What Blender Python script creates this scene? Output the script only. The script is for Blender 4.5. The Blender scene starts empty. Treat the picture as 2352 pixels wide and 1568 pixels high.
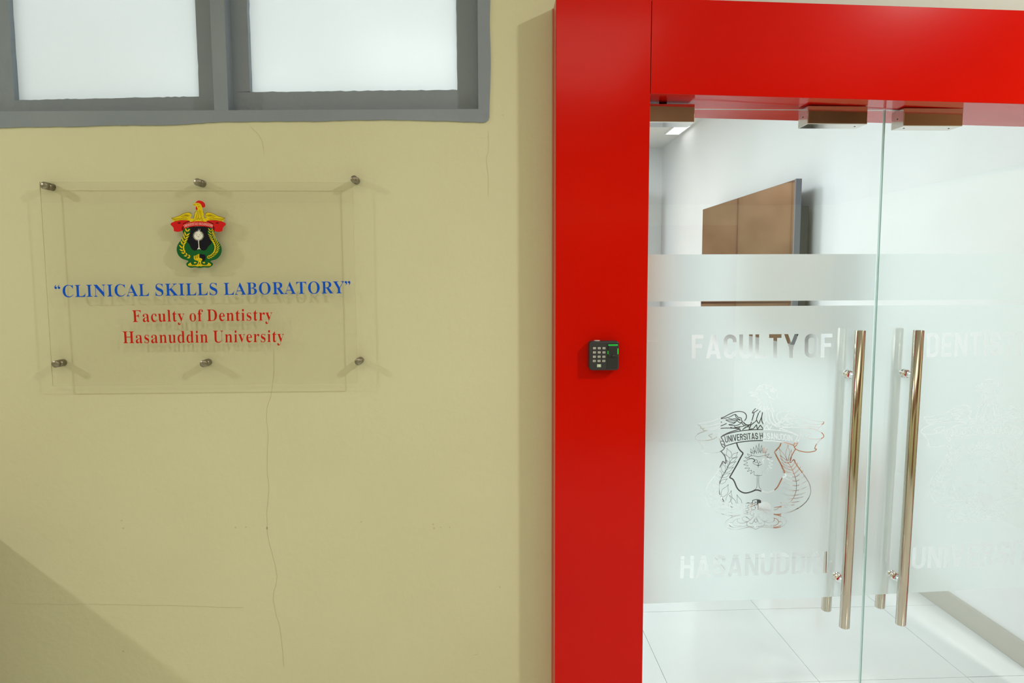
import bpy, bmesh, math, random
from mathutils import Vector, Matrix
from mathutils.geometry import delaunay_2d_cdt
random.seed(7)
S = bpy.context.scene
COL = S.collection

# ------------------------------------------------------------ camera
F, CX, CY, EYE = 1568.0, 1176.0, 784.0, 1.58
def _norm(v): return Vector(v).normalized()
_dY = _norm((1110 - CX, 645 - CY, F))
_yy = -((1245 - CX) * _dY[0] + F * _dY[2]) / _dY[1]
_dn = _norm((1245 - CX, _yy, F))
_dX = _dn.cross(_dY)
_dZ = -_dn
cam_d = bpy.data.cameras.new('camera'); cam_d.lens = 24; cam_d.sensor_width = 36
cam = bpy.data.objects.new('camera', cam_d); COL.objects.link(cam)
M = Matrix.Identity(4)
for i, d in enumerate((_dX, _dY, _dZ)):
    M[i][0] = d[0]; M[i][1] = -d[1]; M[i][2] = -d[2]
M.translation = (0, 0, EYE)
cam.matrix_world = M
cam_d.clip_start = 0.02
S.camera = cam

# ------------------------------------------------------------ world and exposure
W = bpy.data.worlds.new('World'); S.world = W; W.use_nodes = True
W.node_tree.nodes['Background'].inputs[0].default_value = (0.9, 0.95, 1, 1)
W.node_tree.nodes['Background'].inputs[1].default_value = 0.3
S.view_settings.view_transform = 'Standard'
S.view_settings.look = 'None'
S.view_settings.gamma = 1
S.view_settings.use_curve_mapping = False
S.view_settings.exposure = 0.0

# ------------------------------------------------------------ lights
def area(name, loc, size, power, color, size_y=None, rot=(0, 0, 0)):
    l = bpy.data.lights.new(name, 'AREA'); l.energy = power; l.color = color
    l.shape = 'RECTANGLE' if size_y else 'DISK'
    l.size = size
    if size_y: l.size_y = size_y
    o = bpy.data.objects.new(name, l); o.location = loc; o.rotation_euler = rot
    COL.objects.link(o)
    return o
LAMP = (1.0, 0.985, 0.93)
area('corridor_lamp_right', (2.35, 0.15, 3.27), 0.17, 76, LAMP)
area('corridor_lamp_left', (-4.15, 0.15, 3.27), 0.17, 80, LAMP)
area('fill_light_behind', (-0.5, -1.6, 3.25), 3.4, 44, (1.0, 0.93, 0.76), 1.7)  # added broad soft fill for the passage, not a known lamp
COOL = (0.87, 0.955, 1.0)
for lx, ly, lp in ((-0.1, 3.3, 43), (-0.3, 5.1, 44), (-2.2, 3.4, 22), (-2.0, 6.0, 34), (0.2, 7.2, 46)):
    area('laboratory_lamp', (lx, ly, 3.17), 1.2, lp, COOL, 0.5)

# ------------------------------------------------------------ back-projection helpers (measured points -> real planes)
def ray(px, py):
    d = Vector((px - CX, py - CY, F))
    return Vector((d.dot(_dX), d.dot(_dY), d.dot(_dZ)))
def PY(px, py, Y):
    r = ray(px, py); return Vector((0, 0, EYE)) + r * (Y / r[1])

# ------------------------------------------------------------ object helpers
def link(name, me, parent=None, mats=()):
    o = bpy.data.objects.new(name, me)
    for m in mats: me.materials.append(m)
    COL.objects.link(o)
    if parent is not None: o.parent = parent
    return o
def tag(o, label=None, cat=None, group=None, kind=None):
    if label: o['label'] = label
    if cat: o['category'] = cat
    if group: o['group'] = group
    if kind: o['kind'] = kind
    return o
def empty(name, loc=(0, 0, 0), rz=0):
    o = bpy.data.objects.new(name, None); COL.objects.link(o)
    o.location = loc; o.rotation_euler = (0, 0, rz); o.empty_display_size = 0.1
    return o
def bm_box(bm, lo, hi, mi=0):
    lo = Vector(lo); hi = Vector(hi)
    v = [bm.verts.new((x, y, z)) for x in (lo.x, hi.x) for y in (lo.y, hi.y) for z in (lo.z, hi.z)]
    fs = []
    for q in ((0, 1, 3, 2), (4, 6, 7, 5), (0, 4, 5, 1), (2, 3, 7, 6), (0, 2, 6, 4), (1, 5, 7, 3)):
        f = bm.faces.new([v[i] for i in q]); f.material_index = mi; fs.append(f)
    return v, fs
def bm_hex(bm, p, mi=0):
    """p: 8 points, front quad (4) then back quad (4), same winding."""
    v = [bm.verts.new(q) for q in p]
    for q in ((0, 1, 2, 3), (7, 6, 5, 4), (0, 4, 5, 1), (1, 5, 6, 2), (2, 6, 7, 3), (3, 7, 4, 0)):
        bm.faces.new([v[i] for i in q]).material_index = mi
    return v
def bm_tube(bm, a, b, r, n=20, r2=None, mi=0, smooth=True, cap=True):
    a = Vector(a); b = Vector(b); d = (b - a).normalized()
    u = d.orthogonal().normalized(); w = d.cross(u)
    r2 = r if r2 is None else r2
    A = [bm.verts.new(a + (u * math.cos(t) + w * math.sin(t)) * r) for t in [2 * math.pi * i / n for i in range(n)]]
    B = [bm.verts.new(b + (u * math.cos(t) + w * math.sin(t)) * r2) for t in [2 * math.pi * i / n for i in range(n)]]
    for i in range(n):
        f = bm.faces.new((A[i], A[(i + 1) % n], B[(i + 1) % n], B[i])); f.smooth = smooth; f.material_index = mi
    if cap:
        bm.faces.new(A[::-1]).material_index = mi; bm.faces.new(B).material_index = mi
def bm_lathe(bm, a, d, prof, n=24, mi=0):
    """prof: (distance along d, radius)"""
    a = Vector(a); d = Vector(d).normalized(); u = d.orthogonal().normalized(); w = d.cross(u)
    rings = []
    for s, r in prof:
        rings.append([bm.verts.new(a + d * s + (u * math.cos(2 * math.pi * i / n) + w * math.sin(2 * math.pi * i / n)) * max(r, 1e-5)) for i in range(n)])
    for A, B in zip(rings, rings[1:]):
        for i in range(n):
            f = bm.faces.new((A[i], A[(i + 1) % n], B[(i + 1) % n], B[i])); f.material_index = mi; f.smooth = True
def fin(name, bm, mats, parent=None, bevel=0, seg=2, recalc=True, loc=None):
    if recalc: bmesh.ops.recalc_face_normals(bm, faces=bm.faces)
    me = bpy.data.meshes.new(name); bm.to_mesh(me); bm.free()
    if not isinstance(mats, (list, tuple)): mats = [mats]
    o = link(name, me, parent, mats)
    if loc is not None: o.location = loc
    if bevel:
        m = o.modifiers.new('bevel', 'BEVEL'); m.width = bevel; m.segments = seg; m.limit_method = 'ANGLE'; m.angle_limit = math.radians(40)
    return o
def box(name, lo, hi, mat, parent=None, bevel=0, seg=2):
    bm = bmesh.new(); bm_box(bm, lo, hi); return fin(name, bm, mat, parent, bevel, seg)

# ------------------------------------------------------------ flat shapes (printed and cut lettering)
def _wind(p, x, y):
    """winding number of polygon p about (x, y)"""
    w = 0; n = len(p); x0, y0 = p[-1][0], p[-1][1]
    for q in p:
        x1, y1 = q[0], q[1]
        if (y0 <= y) != (y1 <= y):
            c = (x1 - x0) * (y - y0) - (x - x0) * (y1 - y0)
            if y0 <= y:
                if c > 0: w += 1
            elif c < 0: w -= 1
        x0, y0 = x1, y1
    return w
def cdt_tris(polys):
    """triangulate the arrangement of many overlapping polygons; returns verts, triangles and per triangle {polygon: winding}"""
    verts = []; edges = []
    for p in polys:
        k = len(verts); n = len(p); verts += [Vector((q[0], q[1])) for q in p]; edges += [(k + i, k + (i + 1) % n) for i in range(n)]
    v, e, f, ov, oe, of = delaunay_2d_cdt(verts, edges, [], 0, 1e-6)
    xs_ = [q[0] for q in verts]; x_lo, x_hi = min(xs_), max(xs_); nb = 240; bw_ = (x_hi - x_lo) / nb + 1e-9
    bins = [[] for _ in range(nb)]
    for i, p in enumerate(polys):
        a = min(q[0] for q in p); b = max(q[0] for q in p); y0 = min(q[1] for q in p); y1 = max(q[1] for q in p)
        for k in range(int((a - x_lo) / bw_), min(int((b - x_lo) / bw_), nb - 1) + 1): bins[k].append((i, p, a, b, y0, y1))
    res = []
    for t in f:
        cx = sum(v[i][0] for i in t) / len(t); cy = sum(v[i][1] for i in t) / len(t); d = {}
        for i, p, a, b, y0, y1 in bins[min(max(int((cx - x_lo) / bw_), 0), nb - 1)]:
            if a <= cx <= b and y0 <= cy <= y1:
                w = _wind(p, cx, cy)
                if w: d[i] = w
        res.append(d)
    return v, f, res
def catmull(pts, k=5, closed=False):
    P = [Vector(p) for p in pts]; n = len(P); out = []
    if n < 3: return P
    rng = n if closed else n - 1
    for i in range(rng):
        if closed: a, b, c, d = P[i - 1], P[i], P[(i + 1) % n], P[(i + 2) % n]
        else: a, b, c, d = P[max(i - 1, 0)], P[i], P[i + 1], P[min(i + 2, n - 1)]
        for j in range(k):
            t = j / k
            out.append(0.5 * (2 * b + (c - a) * t + (2 * a - 5 * b + 4 * c - d) * t * t + (3 * b - a - 3 * c + d) * t ** 3))
    if not closed: out.append(P[-1])
    return out
def stroke_quads(pts, w, ext=0.35, taper=False):
    """polyline -> list of thin quads, slightly overlapping"""
    out = []; n = len(pts)
    for i in range(n - 1):
        a, b = Vector(pts[i]), Vector(pts[i + 1]); d = b - a
        if d.length < 1e-6: continue
        d.normalize(); nn = Vector((-d.y, d.x))
        ea = w * ext if i > 0 else 0; eb = w * ext if i < n - 2 else 0
        wa = wb = w * 0.5
        if taper:
            wa = w * 0.5 * (0.35 + 0.65 * math.sin(math.pi * (i + .3) / n)); wb = w * 0.5 * (0.35 + 0.65 * math.sin(math.pi * (i + 1) / n))
        a2 = a - d * ea; b2 = b + d * eb
        out.append([a2 + nn * wa, a2 - nn * wa, b2 - nn * wb, b2 + nn * wb])
    return out
def flat_mesh(name, layers, to3d, mats, parent=None, offset=None, step=0.0):
    """layers: list of (list of polygons, material index); later layers lie on top (step apart)."""
    me_v = []; me_f = []; mi = []
    for L, (polys, m) in enumerate(layers):
        v, f, of = cdt_tris(polys)
        k = len(me_v)
        me_v += [to3d(q.x, q.y) + (offset * (L * step) if offset is not None else Vector()) for q in v]
        for t, o in zip(f, of):
            if o: me_f.append([k + i for i in t]); mi.append(m)
    me = bpy.data.meshes.new(name); me.from_pydata(me_v, [], me_f); me.update()
    for p, m in zip(me.polygons, mi): p.material_index = m
    return link(name, me, parent, mats)

def clip_y(poly, lo, hi):
    for lim, sg in ((lo, 1), (hi, -1)):
        out = []
        for i in range(len(poly)):
            a, b = Vector(poly[i - 1]), Vector(poly[i]); da, db = (a.y - lim) * sg, (b.y - lim) * sg
            if (da < 0) != (db < 0): out.append(a + (b - a) * (da / (da - db)))
            if db >= 0: out.append(b)
        poly = out
    return poly
# condensed grotesque capitals drawn as strokes: unit cap height
T = 0.155
def sans(ch, t=T, w=None):
    h = t / 2
    def arc(cx, cy, rx, ry, a0, a1, n=8):
        return [(cx + rx * math.cos(math.radians(a0 + (a1 - a0) * i / n)), cy + ry * math.sin(math.radians(a0 + (a1 - a0) * i / n))) for i in range(n + 1)]
    W_ = {'I': t, 'E': .48, 'F': .48, 'L': .46, 'T': .52, 'A': .62, 'V': .60, 'Y': .60, 'N': .58, 'H': .57, 'U': .56, 'O': .57, 'C': .54, 'S': .53, 'D': .56, 'R': .55}[ch]
    r = W_ / 2 - h; c = W_ / 2; K = 0.27
    if ch == 'I': P = [[(h, 0), (h, 1)]]
    elif ch == 'E': P = [[(h, 0), (h, 1)], [(0, 1 - h), (W_, 1 - h)], [(0, .5), (W_ * .9, .5)], [(0, h), (W_, h)]]
    elif ch == 'F': P = [[(h, 0), (h, 1)], [(0, 1 - h), (W_, 1 - h)], [(0, .53), (W_ * .9, .53)]]
    elif ch == 'L': P = [[(h, 0), (h, 1)], [(0, h), (W_, h)]]
    elif ch == 'T': P = [[(c, 0), (c, 1)], [(0, 1 - h), (W_, 1 - h)]]
    elif ch == 'H': P = [[(h, 0), (h, 1)], [(W_ - h, 0), (W_ - h, 1)], [(h, .52), (W_ - h, .52)]]
    elif ch == 'A': P = [[(h, 0), (c - .01, 1)], [(W_ - h, 0), (c + .01, 1)], [(.15, .25), (W_ - .15, .25)]]
    elif ch == 'V': P = [[(h, 1), (c, 0)], [(W_ - h, 1), (c, 0)]]
    elif ch == 'Y': P = [[(h, 1), (c, .42)], [(W_ - h, 1), (c, .42)], [(c, 0), (c, .47)]]
    elif ch == 'N': P = [[(h, 0), (h, 1)], [(W_ - h, 0), (W_ - h, 1)], [(h, .97), (W_ - h, .03)]]
    elif ch == 'U': P = [[(h, 1)] + arc(c, K, r, K - h, 180, 360, 12) + [(W_ - h, 1)]]
    elif ch == 'O': P = [arc(c, K, r, K - h, 180, 360, 12) + arc(c, 1 - K, r, K - h, 0, 180, 12) + [(h, K)]]
    elif ch == 'C': P = [[(W_ - h, K + .05)] + arc(c, K, r, K - h, 360, 180, 12) + arc(c, 1 - K, r, K - h, 180, 0, 12) + [(W_ - h, 1 - K - .05)]]
    elif ch == 'D': P = [[(h, 0), (h, 1)], [(h, h), (c, h)] + arc(c, K, r, K - h, 270, 360, 7) + arc(c, 1 - K, r, K - h, 0, 90, 7) + [(h, 1 - h)]]
    elif ch == 'R': P = [[(h, 0), (h, 1)], [(h, 1 - h), (c, 1 - h)] + arc(c, .725, r, .725 - .53 + .0, 90, -90, 10) + [(h, .53)], [(c + .02, .53), (W_ - h * .9, 0)]]
    elif ch == 'S': P = [[(h, .24)] + arc(c, .27, r, .27 - h, 190, 360, 9) + arc(c, .30, r, .20, 0, 70, 4) + [(c, .5)] + arc(c, .70, r, .20, 250, 180, 4) + arc(c, .73, r, .27 - h, 180, -10, 9)]
    q = []
    for p in P:
        if ch in 'AVYN' and len(p) == 2 and abs(p[0][0] - p[1][0]) > .02 and abs(p[0][1] - p[1][1]) > .02:
            a, b = Vector(p[0]), Vector(p[1]); d = (b - a).normalized() * t
            lo, hi = (0, 1) if ch != 'Y' else (.36, 1)
            q += [clip_y(s, lo, hi) for s in stroke_quads([a - d, b + d], t)]
        else: q += stroke_quads(p, t, 0.3)
    return q, W_
def sans_text(txt, gap=0.115, space=0.27, t=T):
    x = 0; out = []
    for ch in txt:
        if ch == ' ': x += space - gap; continue
        q, w = sans(ch, t)
        out += [[(p[0] + x, p[1]) for p in s] for s in q]
        x += w + gap
    return out, x - gap
def bilin(quad, u, v):
    """quad: bottom-left, bottom-right, top-right, top-left"""
    a, b, c, d = [Vector(q) for q in quad]
    return (a * (1 - u) + b * u) * (1 - v) + (d * (1 - u) + c * u) * v

# ------------------------------------------------------------ materials
def mat(name, col=(.8, .8, .8), rough=.5, metal=0, spec=.5, coat=0, coat_r=.05, emis=None, es=0):
    m = bpy.data.materials.new(name); m.use_nodes = True
    b = m.node_tree.nodes['Principled BSDF']
    b.inputs['Base Color'].default_value = (*col, 1); b.inputs['Roughness'].default_value = rough
    b.inputs['Metallic'].default_value = metal; b.inputs['Specular IOR Level'].default_value = spec
    b.inputs['Coat Weight'].default_value = coat; b.inputs['Coat Roughness'].default_value = coat_r
    if emis: b.inputs['Emission Color'].default_value = (*emis, 1); b.inputs['Emission Strength'].default_value = es
    return m
def nz(m, scale, c0, c1, detail=4, lo=.35, hi=.65, bump=0, bscale=None, stretch=None, rough=None):
    """noise-mottled base colour and optional fine relief"""
    nt = m.node_tree; b = nt.nodes['Principled BSDF']
    tc = nt.nodes.new('ShaderNodeTexCoord'); mp = nt.nodes.new('ShaderNodeMapping')
    if stretch: mp.inputs['Scale'].default_value = stretch
    nt.links.new(tc.outputs['Object'], mp.inputs[0])
    n = nt.nodes.new('ShaderNodeTexNoise'); n.inputs['Scale'].default_value = scale; n.inputs['Detail'].default_value = detail
    nt.links.new(mp.outputs[0], n.inputs['Vector'])
    r = nt.nodes.new('ShaderNodeValToRGB'); r.color_ramp.elements[0].position = lo; r.color_ramp.elements[1].position = hi
    r.color_ramp.elements[0].color = (*c0, 1); r.color_ramp.elements[1].color = (*c1, 1)
    nt.links.new(n.outputs['Fac'], r.inputs[0]); nt.links.new(r.outputs[0], b.inputs['Base Color'])
    if bump:
        n2 = nt.nodes.new('ShaderNodeTexNoise'); n2.inputs['Scale'].default_value = bscale or scale * 6; n2.inputs['Detail'].default_value = 5
        nt.links.new(mp.outputs[0], n2.inputs['Vector'])
        bp = nt.nodes.new('ShaderNodeBump'); bp.inputs['Strength'].default_value = bump; bp.inputs['Distance'].default_value = .01
        nt.links.new(n2.outputs['Fac'], bp.inputs['Height']); nt.links.new(bp.outputs[0], b.inputs['Normal'])
    return m
def thin_glass(name, tint, refl=1.0, ior=1.5, rough=0.0):
    """thin clear sheet: straight-through transmission plus Fresnel mirror reflection"""
    m = bpy.data.materials.new(name); m.use_nodes = True; nt = m.node_tree; nt.nodes.clear()
    out = nt.nodes.new('ShaderNodeOutputMaterial'); mx = nt.nodes.new('ShaderNodeMixShader')
    tr = nt.nodes.new('ShaderNodeBsdfTransparent'); tr.inputs[0].default_value = (*tint, 1)
    gl = nt.nodes.new('ShaderNodeBsdfGlossy'); gl.inputs['Roughness'].default_value = rough
    lw = nt.nodes.new('ShaderNodeLayerWeight'); lw.inputs[0].default_value = .5
    pw_ = nt.nodes.new('ShaderNodeMath'); pw_.operation = 'POWER'; pw_.inputs[1].default_value = 5
    f0 = ((ior - 1) / (ior + 1)) ** 2
    ml = nt.nodes.new('ShaderNodeMath'); ml.operation = 'MULTIPLY_ADD'; ml.inputs[1].default_value = refl * (1 - f0); ml.inputs[2].default_value = refl * f0
    nt.links.new(lw.outputs['Facing'], pw_.inputs[0]); nt.links.new(pw_.outputs[0], ml.inputs[0]); nt.links.new(ml.outputs[0], mx.inputs[0])
    nt.links.new(tr.outputs[0], mx.inputs[1]); nt.links.new(gl.outputs[0], mx.inputs[2]); nt.links.new(mx.outputs[0], out.inputs[0])
    return m
def frosted(name, rough, wr, wt, wd, tint):
    """matt film: blurred see-through, diffuse transmission and a little diffuse reflection"""
    m = bpy.data.materials.new(name); m.use_nodes = True; nt = m.node_tree; nt.nodes.clear()
    out = nt.nodes.new('ShaderNodeOutputMaterial')
    rf = nt.nodes.new('ShaderNodeBsdfRefraction'); rf.inputs['Roughness'].default_value = rough; rf.inputs['IOR'].default_value = 1.25; rf.inputs[0].default_value = (*tint, 1)
    tl = nt.nodes.new('ShaderNodeBsdfTranslucent'); tl.inputs[0].default_value = (*tint, 1)
    df = nt.nodes.new('ShaderNodeBsdfDiffuse'); df.inputs[0].default_value = (.8, .8, .8, 1)
    m1 = nt.nodes.new('ShaderNodeMixShader'); m1.inputs[0].default_value = wt / (wr + wt)
    m2 = nt.nodes.new('ShaderNodeMixShader'); m2.inputs[0].default_value = wd
    nt.links.new(rf.outputs[0], m1.inputs[1]); nt.links.new(tl.outputs[0], m1.inputs[2])
    nt.links.new(m1.outputs[0], m2.inputs[1]); nt.links.new(df.outputs[0], m2.inputs[2]); nt.links.new(m2.outputs[0], out.inputs[0])
    return m

m_wall = nz(mat('cream_paint', rough=.62), 1.1, (.60, .585, .375), (.65, .645, .425), lo=.3, hi=.7, bump=.10, bscale=55)
m_white = nz(mat('white_paint', rough=.6), 1.5, (.80, .81, .80), (.84, .85, .84))
m_ceil = mat('ceiling_white', (.78, .78, .74), .8)
m_red = nz(mat('red_gloss_panel', rough=.17, spec=.16, coat=.03, coat_r=.04), 2.0, (.57, .0035, .0004), (.61, .0055, .0006), bump=.012, bscale=5)
m_grey = nz(mat('grey_enamel', rough=.42), 3.0, (.200, .242, .285), (.230, .272, .315), bump=.12, bscale=40)
m_tile = nz(mat('white_floor_tile', rough=.10, spec=.6), 2.0, (.68, .705, .69), (.72, .745, .73))
m_grout = mat('grey_grout', (.58, .60, .56), .6)
m_skirt = mat('beige_skirting', (.50, .485, .42), .4)
m_steel = mat('stainless_steel', (.50, .455, .37), .12, 1)
m_chrome = mat('polished_chrome', (.80, .80, .80), .04, 1)
m_pin = nz(mat('brushed_pin', rough=.35, metal=1), 60, (.22, .20, .155), (.34, .31, .25))
m_black = mat('black_plastic', (.018, .020, .022), .42)
m_dark = mat('dark_seam', (.01, .004, .003), .6)
m_glass = thin_glass('clear_door_glass', (.985, 1.0, .995), 1.0)
m_edge = mat('green_glass_edge', (.50, .68, .64), .15)
m_film = frosted('frosted_film', .42, .5, .5, .14, (.83, .91, .91))
m_pane = frosted('obscured_glass', .45, .2, .8, .12, (.77, .785, .775))
m_acr = thin_glass('acrylic_sheet', (.990, .988, .982), 1.0, 1.35)
m_acr_e = mat('acrylic_edge', (.60, .57, .38), .5, spec=.1)
m_crack = mat('hairline_crack', (.54, .51, .32), .8)
m_wood = nz(mat('brown_wood', rough=.35), 3, (.16, .05, .02), (.32, .12, .05), stretch=(1, 12, 1))
m_screen = mat('glossy_black_screen', (.020, .018, .018), .06, spec=1, coat=1, coat_r=.03)
m_tvback = mat('grey_plastic', (.05, .05, .045), .5)
m_leather = mat('black_leatherette', (.02, .021, .024), .4)
m_cab = mat('beige_cabinet', (.45, .40, .30), .5)
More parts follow.
